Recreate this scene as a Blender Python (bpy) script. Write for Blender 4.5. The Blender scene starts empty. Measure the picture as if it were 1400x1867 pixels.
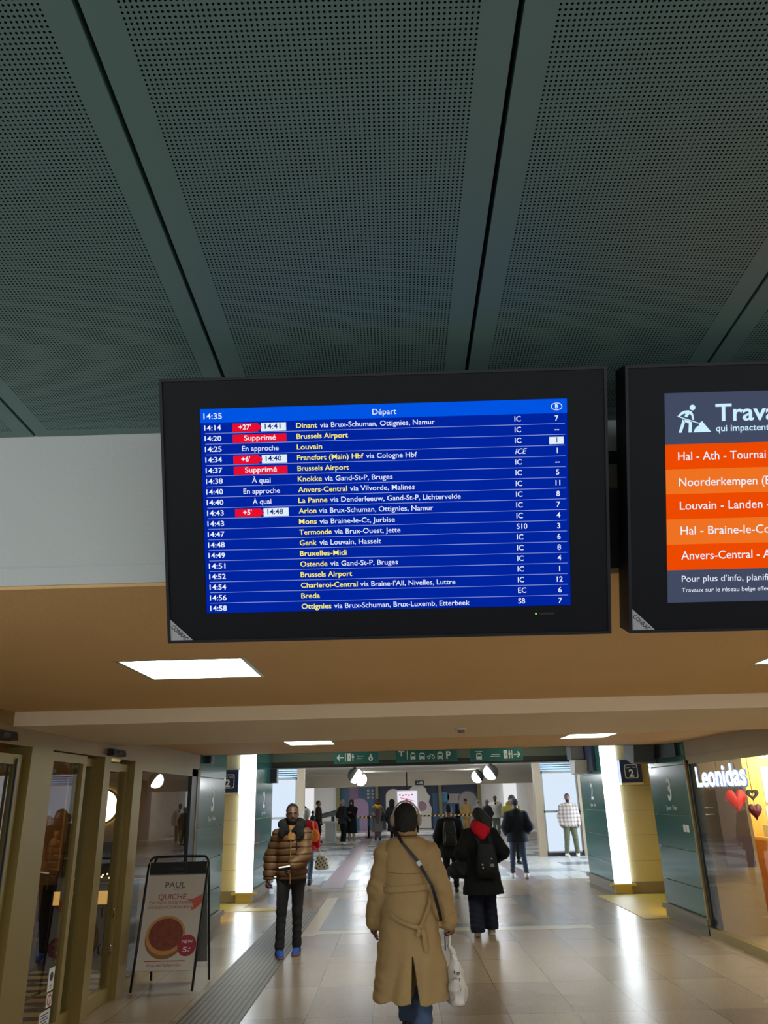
import bpy, math, random
import numpy as np
from mathutils import Matrix, Vector

# ---------------------------------------------------------------- camera, world, exposure
S = bpy.context.scene
COL = S.collection
CAM_H = 1.72
PITCH, ROLL, YAW = math.radians(20.4508), math.radians(1.42033), math.radians(0.49383)
def camera():
    cd = bpy.data.cameras.new('camera'); co = bpy.data.objects.new('camera', cd); COL.objects.link(co)
    cd.sensor_fit = 'VERTICAL'; cd.sensor_height = 36.0; cd.lens = 36.0*1397.17/1867.0
    cd.clip_start = 0.05; cd.clip_end = 200
    cp, sp = math.cos(PITCH), math.sin(PITCH)
    r = Vector((1, 0, 0)); d = Vector((0, sp, -cp)); f = Vector((0, cp, sp))
    cr, sr = math.cos(ROLL), math.sin(ROLL)
    r2 = cr*r + sr*d; d2 = -sr*r + cr*d
    M = Matrix(((r2.x, -d2.x, -f.x), (r2.y, -d2.y, -f.y), (r2.z, -d2.z, -f.z)))
    M = Matrix.Rotation(YAW, 3, 'Z') @ M
    co.matrix_world = Matrix.Translation((0, 0, CAM_H)) @ M.to_4x4()
    S.camera = co
camera()
W = bpy.data.worlds.new('world'); S.world = W; W.use_nodes = True
W.node_tree.nodes['Background'].inputs[0].default_value = (0.92, 0.97, 1.0, 1)
W.node_tree.nodes['Background'].inputs[1].default_value = 1.45
S.view_settings.view_transform = 'Standard'; S.view_settings.look = 'None'
S.view_settings.gamma = 1.0; S.view_settings.use_curve_mapping = False
S.view_settings.exposure = 0.0
S.cycles.max_bounces = 8; S.cycles.diffuse_bounces = 4; S.cycles.glossy_bounces = 4
S.cycles.transparent_max_bounces = 12; S.cycles.caustics_reflective = False; S.cycles.caustics_refractive = False
S.cycles.sample_clamp_indirect = 4.0

# light levels of the lamps, real and added (radiance of the luminous faces)
L_PANEL, L_COLUMN, L_WINDOW, L_DOME, L_ADDED_STRIP, L_YELLOW = 34.0, 5.0, 0.96, 20.0, 10.0, 50.0

# ---------------------------------------------------------------- materials
def lin(c):
    return tuple(((v/255.0)/12.92 if v/255.0 <= 0.04045 else ((v/255.0+0.055)/1.055)**2.4) for v in c)
MATS = {}
def mat(name, c, rough=0.6, metal=0.0, spec=0.5, noise=None, bump=None, coat=0.0, sheen=0.0):
    """c is sRGB 0-255; noise=(scale, amount) modulates the colour; bump=(scale, strength)"""
    if name in MATS: return MATS[name]
    m = bpy.data.materials.new(name); m.use_nodes = True; MATS[name] = m
    nt = m.node_tree; b = nt.nodes['Principled BSDF']
    col = lin(c)
    b.inputs['Base Color'].default_value = (*col, 1); b.inputs['Roughness'].default_value = rough
    b.inputs['Metallic'].default_value = metal; b.inputs['Specular IOR Level'].default_value = spec
    b.inputs['Coat Weight'].default_value = coat; b.inputs['Coat Roughness'].default_value = 0.08
    b.inputs['Sheen Weight'].default_value = sheen
    tc = nt.nodes.new('ShaderNodeTexCoord')
    if noise:
        n = nt.nodes.new('ShaderNodeTexNoise'); n.inputs['Scale'].default_value = noise[0]; n.inputs['Detail'].default_value = 4
        nt.links.new(tc.outputs['Object'], n.inputs['Vector'])
        mx = nt.nodes.new('ShaderNodeMix'); mx.data_type = 'RGBA'
        a = noise[1]
        mx.inputs[6].default_value = (*[v*(1-a) for v in col], 1); mx.inputs[7].default_value = (*[min(1, v*(1+a)) for v in col], 1)
        nt.links.new(n.outputs['Fac'], mx.inputs[0]); nt.links.new(mx.outputs[2], b.inputs['Base Color'])
    if bump:
        n = nt.nodes.new('ShaderNodeTexNoise'); n.inputs['Scale'].default_value = bump[0]; n.inputs['Detail'].default_value = 3
        nt.links.new(tc.outputs['Object'], n.inputs['Vector'])
        bp = nt.nodes.new('ShaderNodeBump'); bp.inputs['Strength'].default_value = bump[1]; bp.inputs['Distance'].default_value = 0.02
        nt.links.new(n.outputs['Fac'], bp.inputs['Height']); nt.links.new(bp.outputs[0], b.inputs['Normal'])
    return m
def emis(name, c, k=1.0):
    if name in MATS: return MATS[name]
    m = bpy.data.materials.new(name); m.use_nodes = True; MATS[name] = m
    nt = m.node_tree; nt.nodes.clear()
    o = nt.nodes.new('ShaderNodeOutputMaterial'); e = nt.nodes.new('ShaderNodeEmission')
    e.inputs[0].default_value = (*lin(c), 1); e.inputs[1].default_value = k
    nt.links.new(e.outputs[0], o.inputs[0])
    return m
def glass_mat(name, tint, ior):
    if name in MATS: return MATS[name]
    m = bpy.data.materials.new(name); m.use_nodes = True; MATS[name] = m
    nt = m.node_tree; nt.nodes.clear()
    o = nt.nodes.new('ShaderNodeOutputMaterial'); mx = nt.nodes.new('ShaderNodeMixShader')
    t = nt.nodes.new('ShaderNodeBsdfTransparent'); g = nt.nodes.new('ShaderNodeBsdfGlossy'); f = nt.nodes.new('ShaderNodeFresnel')
    t.inputs[0].default_value = (*tint, 1); g.inputs['Roughness'].default_value = 0.0; f.inputs[0].default_value = ior
    ge = nt.nodes.new('ShaderNodeNewGeometry')
    nt.links.new(mth(nt, 'MULTIPLY', f.outputs[0], mth(nt, 'SUBTRACT', 1.0, ge.outputs['Backfacing'])), mx.inputs[0]); nt.links.new(t.outputs[0], mx.inputs[1]); nt.links.new(g.outputs[0], mx.inputs[2])
    nt.links.new(mx.outputs[0], o.inputs[0])
    return m
def nd(nt, t, **kw):
    n = nt.nodes.new(t)
    for k, v in kw.items(): setattr(n, k, v)
    return n
def mth(nt, op, a, b=None):
    n = nt.nodes.new('ShaderNodeMath'); n.operation = op
    for i, v in enumerate((a, b)):
        if v is None: continue
        if isinstance(v, (int, float)): n.inputs[i].default_value = v
        else: nt.links.new(v, n.inputs[i])
    return n.outputs[0]

def floor_mat():
    m = bpy.data.materials.new('granite_floor'); m.use_nodes = True; nt = m.node_tree; b = nt.nodes['Principled BSDF']
    g = nd(nt, 'ShaderNodeNewGeometry'); sp = nd(nt, 'ShaderNodeSeparateXYZ'); nt.links.new(g.outputs['Position'], sp.inputs[0])
    X, Y = sp.outputs[0], sp.outputs[1]
    # joints: 0.568 m across, 1.14 m along
    def joint(v, off, per, w):
        q = mth(nt, 'FRACT', mth(nt, 'DIVIDE', mth(nt, 'SUBTRACT', v, off-500*per), per))
        d = mth(nt, 'MULTIPLY', mth(nt, 'ABSOLUTE', mth(nt, 'SUBTRACT', q, 0.5)), per)
        return mth(nt, 'GREATER_THAN', d, per/2-w/2)
    j = mth(nt, 'MAXIMUM', joint(X, 0.306, 0.567, 0.007), joint(Y, 7.5, 1.142, 0.008))
    # per-tile tone
    cx = mth(nt, 'FLOOR', mth(nt, 'DIVIDE', mth(nt, 'SUBTRACT', X, 0.306-567), 0.567))
    cy = mth(nt, 'FLOOR', mth(nt, 'DIVIDE', mth(nt, 'SUBTRACT', Y, 7.5-1142), 1.142))
    cb = nd(nt, 'ShaderNodeCombineXYZ'); nt.links.new(cx, cb.inputs[0]); nt.links.new(cy, cb.inputs[1])
    wn = nd(nt, 'ShaderNodeTexWhiteNoise', noise_dimensions='2D'); nt.links.new(cb.outputs[0], wn.inputs['Vector'])
    sc = nd(nt, 'ShaderNodeTexNoise'); sc.inputs['Scale'].default_value = 130; sc.inputs['Detail'].default_value = 2
    nt.links.new(g.outputs['Position'], sc.inputs['Vector'])
    tone = mth(nt, 'ADD', mth(nt, 'MULTIPLY', wn.outputs['Value'], 0.10), mth(nt, 'MULTIPLY', sc.outputs['Fac'], 0.62))
    ramp = nd(nt, 'ShaderNodeValToRGB'); nt.links.new(tone, ramp.inputs[0])
    e = ramp.color_ramp.elements
    e[0].position = 0.22; e[0].color = (*lin((106, 90, 74)), 1); e[1].position = 0.5; e[1].color = (*lin((176, 154, 128)), 1)
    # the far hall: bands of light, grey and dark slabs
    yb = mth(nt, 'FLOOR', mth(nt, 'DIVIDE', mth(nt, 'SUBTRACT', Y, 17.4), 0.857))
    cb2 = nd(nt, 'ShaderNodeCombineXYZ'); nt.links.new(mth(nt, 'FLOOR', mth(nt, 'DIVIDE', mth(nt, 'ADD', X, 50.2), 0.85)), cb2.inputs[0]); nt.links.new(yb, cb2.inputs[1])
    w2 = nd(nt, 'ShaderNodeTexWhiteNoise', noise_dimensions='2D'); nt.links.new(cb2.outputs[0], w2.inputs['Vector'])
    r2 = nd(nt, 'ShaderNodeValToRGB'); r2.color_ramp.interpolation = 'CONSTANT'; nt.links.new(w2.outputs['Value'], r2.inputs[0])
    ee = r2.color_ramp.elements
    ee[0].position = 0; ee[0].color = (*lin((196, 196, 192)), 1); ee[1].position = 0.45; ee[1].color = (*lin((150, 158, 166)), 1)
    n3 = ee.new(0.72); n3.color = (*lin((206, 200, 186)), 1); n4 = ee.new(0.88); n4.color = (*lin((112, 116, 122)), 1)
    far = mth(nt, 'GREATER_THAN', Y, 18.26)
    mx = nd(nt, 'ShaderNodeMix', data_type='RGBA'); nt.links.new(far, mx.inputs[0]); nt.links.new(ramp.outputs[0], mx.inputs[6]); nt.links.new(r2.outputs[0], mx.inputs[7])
    mj = nd(nt, 'ShaderNodeMix', data_type='RGBA'); nt.links.new(j, mj.inputs[0]); nt.links.new(mx.outputs[2], mj.inputs[6]); mj.inputs[7].default_value = (*lin((92, 84, 74)), 1)
    nt.links.new(mj.outputs[2], b.inputs['Base Color'])
    wv = nd(nt, 'ShaderNodeTexNoise'); wv.inputs['Scale'].default_value = .7; wv.inputs['Detail'].default_value = 1
    nt.links.new(g.outputs['Position'], wv.inputs['Vector'])
    rr = nd(nt, 'ShaderNodeMapRange'); rr.inputs[3].default_value = 0.21; rr.inputs[4].default_value = 0.31; nt.links.new(wv.outputs['Fac'], rr.inputs[0])
    nt.links.new(rr.outputs[0], b.inputs['Roughness']); b.inputs['Specular IOR Level'].default_value = 0.38
    return m
def perforated_mat():
    m = bpy.data.materials.new('perforated_teal_sheet'); m.use_nodes = True; nt = m.node_tree; b = nt.nodes['Principled BSDF']
    b.inputs['Base Color'].default_value = (*lin((96, 126, 124)), 1); b.inputs['Roughness'].default_value = 0.45; b.inputs['Metallic'].default_value = 0.0
    tc = nd(nt, 'ShaderNodeTexCoord'); sp = nd(nt, 'ShaderNodeSeparateXYZ'); nt.links.new(tc.outputs['Object'], sp.inputs[0])
    P = 0.00945
    def cell(v): return mth(nt, 'MULTIPLY', mth(nt, 'SUBTRACT', mth(nt, 'FRACT', mth(nt, 'ADD', mth(nt, 'DIVIDE', v, P), 1000.5)), 0.5), P)
    cx, cy = cell(sp.outputs[0]), cell(sp.outputs[1])
    d = mth(nt, 'SQRT', mth(nt, 'ADD', mth(nt, 'MULTIPLY', cx, cx), mth(nt, 'MULTIPLY', cy, cy)))
    hole = mth(nt, 'LESS_THAN', d, 0.0023)
    inx = mth(nt, 'LESS_THAN', mth(nt, 'ABSOLUTE', sp.outputs[0]), P*31.5)
    iny = mth(nt, 'LESS_THAN', sp.outputs[1], -0.040)
    h = mth(nt, 'MULTIPLY', hole, mth(nt, 'MULTIPLY', inx, iny))
    t = nd(nt, 'ShaderNodeBsdfTransparent'); mx = nd(nt, 'ShaderNodeMixShader')
    o = nt.nodes['Material Output']
    nt.links.new(h, mx.inputs[0]); nt.links.new(b.outputs[0], mx.inputs[1]); nt.links.new(t.outputs[0], mx.inputs[2]); nt.links.new(mx.outputs[0], o.inputs[0])
    return m
def ribbed_mat():
    m = bpy.data.materials.new('ribbed_guide_tiles'); m.use_nodes = True; nt = m.node_tree; b = nt.nodes['Principled BSDF']
    g = nd(nt, 'ShaderNodeNewGeometry'); sp = nd(nt, 'ShaderNodeSeparateXYZ'); nt.links.new(g.outputs['Position'], sp.inputs[0])
    q = mth(nt, 'FRACT', mth(nt, 'DIVIDE', mth(nt, 'ADD', sp.outputs[0], 100.0), 0.052))
    k = mth(nt, 'GREATER_THAN', q, 0.62)
    qy = mth(nt, 'FRACT', mth(nt, 'DIVIDE', mth(nt, 'ADD', sp.outputs[1], 100.12), 0.57))
    k = mth(nt, 'MAXIMUM', k, mth(nt, 'GREATER_THAN', qy, 0.985))
    n = nd(nt, 'ShaderNodeTexNoise'); n.inputs['Scale'].default_value = 150; nt.links.new(g.outputs['Position'], n.inputs['Vector'])
    mx = nd(nt, 'ShaderNodeMix', data_type='RGBA'); nt.links.new(k, mx.inputs[0]); mx.inputs[6].default_value = (*lin((118, 110, 98)), 1); mx.inputs[7].default_value = (*lin((66, 60, 54)), 1)
    nt.links.new(mx.outputs[2], b.inputs['Base Color']); b.inputs['Roughness'].default_value = 0.5
    bp = nd(nt, 'ShaderNodeBump'); bp.inputs['Distance'].default_value = 0.004; bp.invert = True; nt.links.new(k, bp.inputs['Height']); nt.links.new(bp.outputs[0], b.inputs['Normal'])
    return m
def plaster(name, c, b_=0.15):
    return mat(name, c, 0.75, noise=(1.3, 0.05), bump=(60, b_))

# ---------------------------------------------------------------- mesh helpers
class MB:
    """collects faces; every method works in world metres"""
    def __init__(s): s.v = []; s.f = []; s.m = []; s.sm = []
    def add(s, vs, fs, mi=0, sm=False):
        o = len(s.v); s.v += [tuple(map(float, p)) for p in vs]
        s.f += [tuple(o+i for i in f) for f in fs]; s.m += [mi]*len(fs); s.sm += [sm]*len(fs); return s
    def box(s, x0, x1, y0, y1, z0, z1, mi=0):
        x0, x1 = min(x0, x1), max(x0, x1); y0, y1 = min(y0, y1), max(y0, y1); z0, z1 = min(z0, z1), max(z0, z1)
        v = [(x, y, z) for z in (z0, z1) for y in (y0, y1) for x in (x0, x1)]
        return s.add(v, [(0, 2, 3, 1), (4, 5, 7, 6), (0, 1, 5, 4), (2, 6, 7, 3), (0, 4, 6, 2), (1, 3, 7, 5)], mi)
    def prism(s, pts, fn, t0, t1, mi=0):
        """2-d polygon pts extruded; fn(a,b,t) -> xyz"""
        n = len(pts)
        v = [fn(a, b, t0) for a, b in pts]+[fn(a, b, t1) for a, b in pts]
        return s.add(v, [tuple(range(n))[::-1], tuple(range(n, 2*n))]+[(i, (i+1) % n, n+(i+1) % n, n+i) for i in range(n)], mi)
    def tube(s, path, r, n=10, mi=0, closed=False):
        P = [Vector(p) for p in path]; k = len(P); rings = []
        rr = r if isinstance(r, (list, tuple)) else [r]*k
        up = Vector((0.13, 0.21, 0.97))
        for i in range(k):
            a = P[(i-1) % k] if (closed or i) else P[0]; b = P[(i+1) % k] if (closed or i < k-1) else P[-1]
            t = (b-a).normalized()
            if abs(t.dot(up)) > .95: u0 = Vector((1, 0.1, 0))
            else: u0 = up
            u = t.cross(u0).normalized(); w = t.cross(u)
            rings.append([P[i]+(u*math.cos(2*math.pi*j/n)+w*math.sin(2*math.pi*j/n))*rr[i] for j in range(n)])
        v = [p for q in rings for p in q]; f = []
        for i in range(k if closed else k-1):
            o, o2 = i*n, ((i+1) % k)*n
            f += [(o+j, o+(j+1) % n, o2+(j+1) % n, o2+j) for j in range(n)]
        if not closed: f += [tuple(range(n))[::-1], tuple(range((k-1)*n, k*n))]
        return s.add(v, f, mi, True)
    def cyl(s, c, r0, r1, z0, z1, n=24, mi=0):
        return s.tube([(c[0], c[1], z0), (c[0], c[1], z1)], [r0, r1], n, mi)
    def lathe(s, c, prof, n=24, mi=0, axis='z'):
        v = []; 
        for r, h in prof:
            for j in range(n):
                a = 2*math.pi*j/n; p = (r*math.cos(a), r*math.sin(a), h)
                if axis == 'y': p = (p[0], p[2], p[1])
                if axis == 'x': p = (p[2], p[0], p[1])
                v.append((c[0]+p[0], c[1]+p[1], c[2]+p[2]))
        f = []
        for i in range(len(prof)-1):
            f += [(i*n+j, i*n+(j+1) % n, (i+1)*n+(j+1) % n, (i+1)*n+j) for j in range(n)]
        return s.add(v, f, mi, True)
    def quad(s, a, b, c, d, mi=0): return s.add([a, b, c, d], [(0, 1, 2, 3)], mi)
    def xf(s, fn): s.v = [tuple(fn(*p)) for p in s.v]; return s

ORG = {}
def link(name, v, f, mats, parent=None, mi=None, sm=None):
    o0 = ORG.get(parent.name, (0, 0, 0)) if parent else None
    a = np.asarray(v, dtype=float).reshape(-1, 3)
    if parent is None:
        lo, hi = a.min(0), a.max(0); org = ((lo[0]+hi[0])/2, (lo[1]+hi[1])/2, lo[2])
    else: org = o0
    a = a-np.array(org)
    me = bpy.data.meshes.new(name); me.from_pydata(a.tolist(), [], [tuple(int(i) for i in q) for q in f])
    if not isinstance(mats, (list, tuple)): mats = [mats]
    for m in mats: me.materials.append(m)
    if mi is not None: me.polygons.foreach_set('material_index', np.asarray(mi, dtype=np.int32))
    if sm is not None: me.polygons.foreach_set('use_smooth', np.asarray(sm, dtype=bool))
    me.update()
    o = bpy.data.objects.new(name, me); COL.objects.link(o)
    if parent is not None: o.parent = parent
    else: o.location = org
    ORG[o.name] = org
    return o
def obj(name, mb, mats, parent=None, label=None):
    o = link(name, mb.v, mb.f, mats, parent, mb.m, mb.sm)
    if label: o['label'] = label
    return o
def thing(name, label, cat, loc=(0, 0, 0), group=None):
    o = bpy.data.objects.new(name, None); COL.objects.link(o); o.location = loc; o.empty_display_size = 0.1
    o['label'] = label; o['category'] = cat
    if group: o['group'] = group
    ORG[o.name] = tuple(loc); return o
def tag(o, label, cat, group=None):
    o['label'] = label; o['category'] = cat
    if group: o['group'] = group
    return o
def struct(name, mb, mats, label=None, parent=None):
    o = obj(name, mb, mats, parent, label)
    if parent is None: o['kind'] = 'structure'
    return o
def B(x0, x1, y0, y1, z0, z1): return MB().box(x0, x1, y0, y1, z0, z1)

# ---------------------------------------------------------------- lettering
_T = {}
def _glyphs(body, bold, slant=0.0):
    k = (body, bold, slant)
    if k in _T: return _T[k]
    cu = bpy.data.curves.new('lettering', 'FONT'); cu.body = body; cu.size = 1.0; cu.offset = bold; cu.resolution_u = 3; cu.shear = slant
    ob = bpy.data.objects.new('lettering', cu); COL.objects.link(ob)
    dg = bpy.context.evaluated_depsgraph_get(); ev = ob.evaluated_get(dg); me = ev.to_mesh()
    v = np.array([tuple(p.co[:2]) for p in me.vertices]).reshape(-1, 2); f = [tuple(p.vertices) for p in me.polygons]
    ev.to_mesh_clear(); bpy.data.objects.remove(ob); bpy.data.curves.remove(cu)
    _T[k] = (v, f); return _T[k]
CAPH = None
def lettering(mb, body, fn, x0, y0, cap, x1=None, bold=0.0, mi=0, align='l', slant=0.0):
    """baseline-left at (x0,y0) in the plane fn(x,y)->xyz; cap = capital height; x1 = right end"""
    global CAPH
    if CAPH is None: CAPH = _glyphs('H', 0.0)[0][:, 1].max()
    v, f = _glyphs(body, bold, slant)
    if len(v) == 0: return
    s = cap/CAPH; lo, hi = v[:, 0].min(), v[:, 0].max(); sx = s
    if x1 is not None and align == 'l': sx = (x1-x0)/(hi-lo)
    if align == 'c': x0 = x0-(hi-lo)*sx/2
    if align == 'r': x0 = x0-(hi-lo)*sx
    mb.add([fn(x0+(a-lo)*sx, y0+b*s) for a, b in v], f, mi)
def arc(cx, cy, r, a0, a1, n=16, ry=None):
    ry = r if ry is None else ry
    return [(cx+r*math.cos(math.radians(a0+(a1-a0)*i/n)), cy+ry*math.sin(math.radians(a0+(a1-a0)*i/n))) for i in range(n+1)]
def poly(mb, pts, fn, mi=0): mb.add([fn(a, b) for a, b in pts], [tuple(range(len(pts)))], mi)
def rect(mb, fn, x0, y0, x1, y1, mi=0): poly(mb, [(x0, y0), (x1, y0), (x1, y1), (x0, y1)], fn, mi)
def ringrect(mb, fn, x0, y0, x1, y1, w, mi=0):
    rect(mb, fn, x0, y0, x1, y0+w, mi); rect(mb, fn, x0, y1-w, x1, y1, mi); rect(mb, fn, x0, y0+w, x0+w, y1-w, mi); rect(mb, fn, x1-w, y0+w, x1, y1-w, mi)

# ================================================================ THE SETTING
XL, XR = -2.75, 3.9
M_SOFFIT = plaster('tan_soffit_paint', (226, 186, 128))
M_BEAM = plaster('cream_beam_paint', (240, 222, 192))
M_WHITE = plaster('white_wall_paint', (205, 208, 204), 0.06)
M_FASCIA = mat('bronze_fascia', (146, 120, 72), 0.42, 0.25, noise=(2, .06))
M_GOLD = mat('gold_anodised_frame', (142, 120, 66), 0.38, 0.35, noise=(3, .05))
M_DARKF = mat('dark_frame', (28, 32, 30), 0.35)
M_TEALP = mat('plain_teal_paint', (92, 124, 122), 0.45)
M_FLEECE = mat('black_fleece', (10, 13, 16), 0.95, spec=0.1)
M_GREEN = mat('green_back_painted_glass', (38, 98, 90), 0.16, spec=0.5, coat=0.25, noise=(.8, .08))
M_GREENE = mat('green_edge', (40, 110, 95), 0.2)
M_STONE = mat('beige_wall_stone', (190, 180, 142), 0.6, noise=(40, .14), bump=(80, .1))
M_PLINTH = mat('grey_plinth_stone', (126, 116, 98), 0.5, noise=(60, .12))
M_BLACK = mat('black_plastic', (14, 15, 18), 0.4)
M_CHROME = mat('steel', (180, 180, 180), 0.2, 1.0)
M_GREY = mat('mid_grey', (110, 110, 108), 0.6)
M_WHITEP = mat('white_plastic', (215, 215, 212), 0.4)
M_GLASS = glass_mat('shop_glass', (.90, .90, .86), 1.75)
M_CREAMC = plaster('cream_far_ceiling', (236, 226, 206))
M_GREENGREY = mat('grey_green_panel', (122, 134, 122), 0.5, noise=(1, .06))

struct('floor', B(-12, 12, -4, 49, -.1, 0), floor_mat())
# inlays in the floor
M_RIB = ribbed_mat(); M_RING = mat('grey_granite_inlay', (120, 118, 114), 0.25, noise=(140, .2))
M_PURPLE = mat('purple_granite_inlay', (132, 112, 116), 0.3, noise=(140, .15)); M_LIGHTI = mat('pale_granite_inlay', (196, 184, 152), 0.25, noise=(140, .12))
M_YMAT = mat('yellow_stud_mat', (178, 158, 60), 0.45, noise=(30, .15))
struct('trim_1', B(-1.915, -1.365, -1, 14.2, 0, .004), M_RIB, 'grey ribbed guide strip in the floor left of the walkers')
struct('trim_2', MB().box(-1.16, -.80, 12.05, 15.6, 0, .003).box(1.98, 2.35, 12.05, 15.6, 0, .003).box(-.80, 1.98, 12.05, 12.4, 0, .003).box(-.80, 1.98, 15.25, 15.6, 0, .003), M_RING, 'dark grey rectangular border inlaid in the floor')
struct('trim_3', MB().box(-1.365, -1.16, 11.6, 15.8, 0, .002).box(-1.16, 2.6, 11.75, 12.05, 0, .002), M_LIGHTI, 'pale stone edging around the grey floor border')
struct('trim_4', B(-1.66, -1.2, 17.4, 46, 0, .003), M_PURPLE, 'purple line in the far floor, left')
struct('trim_5', B(2.64, 2.95, 17.4, 46, 0, .003), M_PURPLE, 'purple line in the far floor, right')
struct('trim_6', B(XR-.4, 5.6, 12.42, 15.25, 0, .006), M_YMAT, 'yellow studded mat in front of the right stair entrance')
struct('trim_7', MB().box(-4.6, -2.06, 14.22, 14.62, 0, .006).box(-4.6, -2.7, 14.62, 15.2, 0, .005), M_YMAT, 'yellow studded strip in front of the left stair entrance')
struct('trim_8', B(-1.9, -.45, 16.9, 17.35, 0, .002), M_RING, 'dark grey floor bar across the far walkway')

# teal perforated ceiling over the near hall
ZC, SL = 2.896, math.tan(math.radians(1.6))
zc = lambda y: ZC+SL*(2.33-y)
ceil = struct('ceiling', MB().add([(-4, 2.33, zc(2.33)+.05), (4, 2.33, zc(2.33)+.05), (4, -3, zc(-3)+.05), (-4, -3, zc(-3)+.05)], [(0, 1, 2, 3)]).add([(-4, 2.33, zc(2.33)+.06), (4, 2.33, zc(2.33)+.06), (4, -3, zc(-3)+.06), (-4, -3, zc(-3)+.06)], [(3, 2, 1, 0)]), M_FLEECE)
M_PERF = perforated_mat()
seams = [-3.345, -2.628, -1.911, -1.195, -.486, .239, .955, 1.672, 2.389, 3.106]
for a, b in zip(seams[:-1], seams[1:]):
    w = (b-a)-.011; L = 5.2; h = .035
    v = [(-w/2, -.002, 0), (w/2, -.002, 0), (w/2, -L, 0), (-w/2, -L, 0), (-w/2, -.002, h), (w/2, -.002, h), (w/2, -L, h), (-w/2, -L, h)]
    f = [(0, 1, 2, 3), (0, 3, 7, 4), (1, 5, 6, 2), (0, 4, 5, 1)]
    me = bpy.data.meshes.new('ceiling_panel'); me.from_pydata(v, [], f); me.materials.append(M_PERF); me.materials.append(M_TEALP)
    me.polygons.foreach_set('material_index', [0, 1, 1, 1])
    o = bpy.data.objects.new('ceiling_panel', me); COL.objects.link(o); o.parent = ceil
    o.location = Vector(((a+b)/2, 2.33, ZC))-Vector(ORG[ceil.name]); o.rotation_euler = (-math.radians(1.6), 0, 0)

# white upstand above the soffit edge
struct('wall_front', B(-6, 6, 2.33, 2.45, 2.372, 3.2), M_WHITE)
struct('trim_9', B(-6, 6, 2.322, 2.33, 2.372, 2.43), M_WHITE, 'pale trim board along the foot of the white upstand')

def soffit(y0, y1, z, holes, mt):
    mb = MB(); T = .14
    ys = sorted({y0, y1} | {h[2] for h in holes} | {h[3] for h in holes})
    for ya, yb in zip(ys[:-1], ys[1:]):
        hs = sorted([h for h in holes if h[2] <= ya+1e-6 and h[3] >= yb-1e-6])
        x = XL-.2
        for h in hs: mb.box(x, h[0], ya, yb, z, z+T); x = h[1]
        mb.box(x, XR+.2, ya, yb, z, z+T)
    return struct('ceiling', mb, mt)
P1 = (-1.345, -.715, 3.66, 4.27); P2 = (1.955, 2.585, 3.68, 4.29); P3 = (-1.305, -.735, 9.08, 9.73); P4 = (1.965, 2.525, 9.08, 9.73)
soffit(2.331, 5.65, 2.362, [P1, P2], M_SOFFIT)
struct('trim_10', B(XL-.1, XR+.1, 5.65, 7.85, 2.262, 2.5), M_BEAM, 'cream dropped beam across the passage')
soffit(7.85, 11.5, 2.345, [P3, P4], M_SOFFIT)
# higher ceiling of the middle zone and the header beyond
struct('ceiling', MB().box(-6, 7.2, 11.5, 17.6, 3.3, 3.4).box(-6, 7.2, 11.42, 11.5, 2.345, 3.4), M_GREENGREY)
struct('trim_11', MB().box(-6, 7.2, 17.6, 17.9, 2.50, 3.4, 0).box(-6, 7.2, 17.62, 17.9, 2.41, 2.50, 1).box(-6, 7.2, 17.58, 17.9, 2.372, 2.41, 2),
       [M_GREENGREY, mat('dark_olive', (62, 64, 50), .5), M_BLACK], 'grey green header beam with a black lower edge')
# far hall
struct('ceiling', MB().box(-9, 10.5, 17.9, 42, 2.83, 2.93), M_CREAMC)
struct('trim_12', B(-9, 10.5, 41.8, 42.2, 2.275, 2.9), M_CREAMC, 'cream downstand beam before the mural wall')
struct('wall_left', MB().box(-5.2, -5.05, 25, 48, 0, 2.9).box(-9, -8.9, 17.5, 25, 0, 2.9).box(-9, -5.05, 24.9, 25, 0, 2.9), M_CREAMC)
M_MARBLE = mat('veined_stone', (206, 198, 188), .4, noise=(2.5, .35))
struct('wall_right', MB().box(7.5, 7.7, 25, 48, 0, 2.9).box(10.3, 10.4, 17.5, 25, 0, 2.9).box(5.8, 10.4, 24.9, 25, 0, 2.9), M_MARBLE)
struct('wall_back', MB().box(-9, 10.4, 47.75, 47.9, 0, 3.4), plaster('pale_back_wall', (224, 226, 228)))
struct('ceiling', B(-9, 10.5, 42.2, 48, 2.9, 3.0), M_CREAMC)
# side walls of the near passage behind the shops, and the stair recesses
struct('wall_left', MB().box(-6.6, -6.5, 2.3, 11.2, 0, 3.2), plaster('shop_back_paint', (196, 160, 104)))
struct('wall_left', MB().box(-6.1, -6.0, 13.0, 15.5, 0, 3.3), M_STONE)
struct('wall_right', MB().box(7.1, 7.2, 12.6, 15.5, 0, 3.3), M_STONE)
struct('wall_left', MB().box(-6.5, XL-.0, 2.3, 2.45, 0, 2.36), M_WHITE)

# ---- stone wall blocks (pillar 2) with joints
def stone_wall(name, x0, x1, y0, y1):
    mb = MB(); zs = [0, .178, .531, .965, 1.389, 1.832, 2.27, 2.72, 3.3]
    for i, (a, b) in enumerate(zip(zs[:-1], zs[1:])):
        mb.box(x0, x1, y0, y1, a+.004, b, 1 if i == 0 else 0)
    mb.box(x0+.01, x1-.01, y0+.01, y1-.01, 0, 3.3, 2)
    return struct(name, mb, [M_STONE, M_PLINTH, mat('joint_dark', (70, 62, 44), .9)])
stone_wall('wall_right', 4.2, 7.1, 15.5, 17.4)
stone_wall('wall_left', -6.0, -3.02, 15.5, 17.7)

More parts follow.
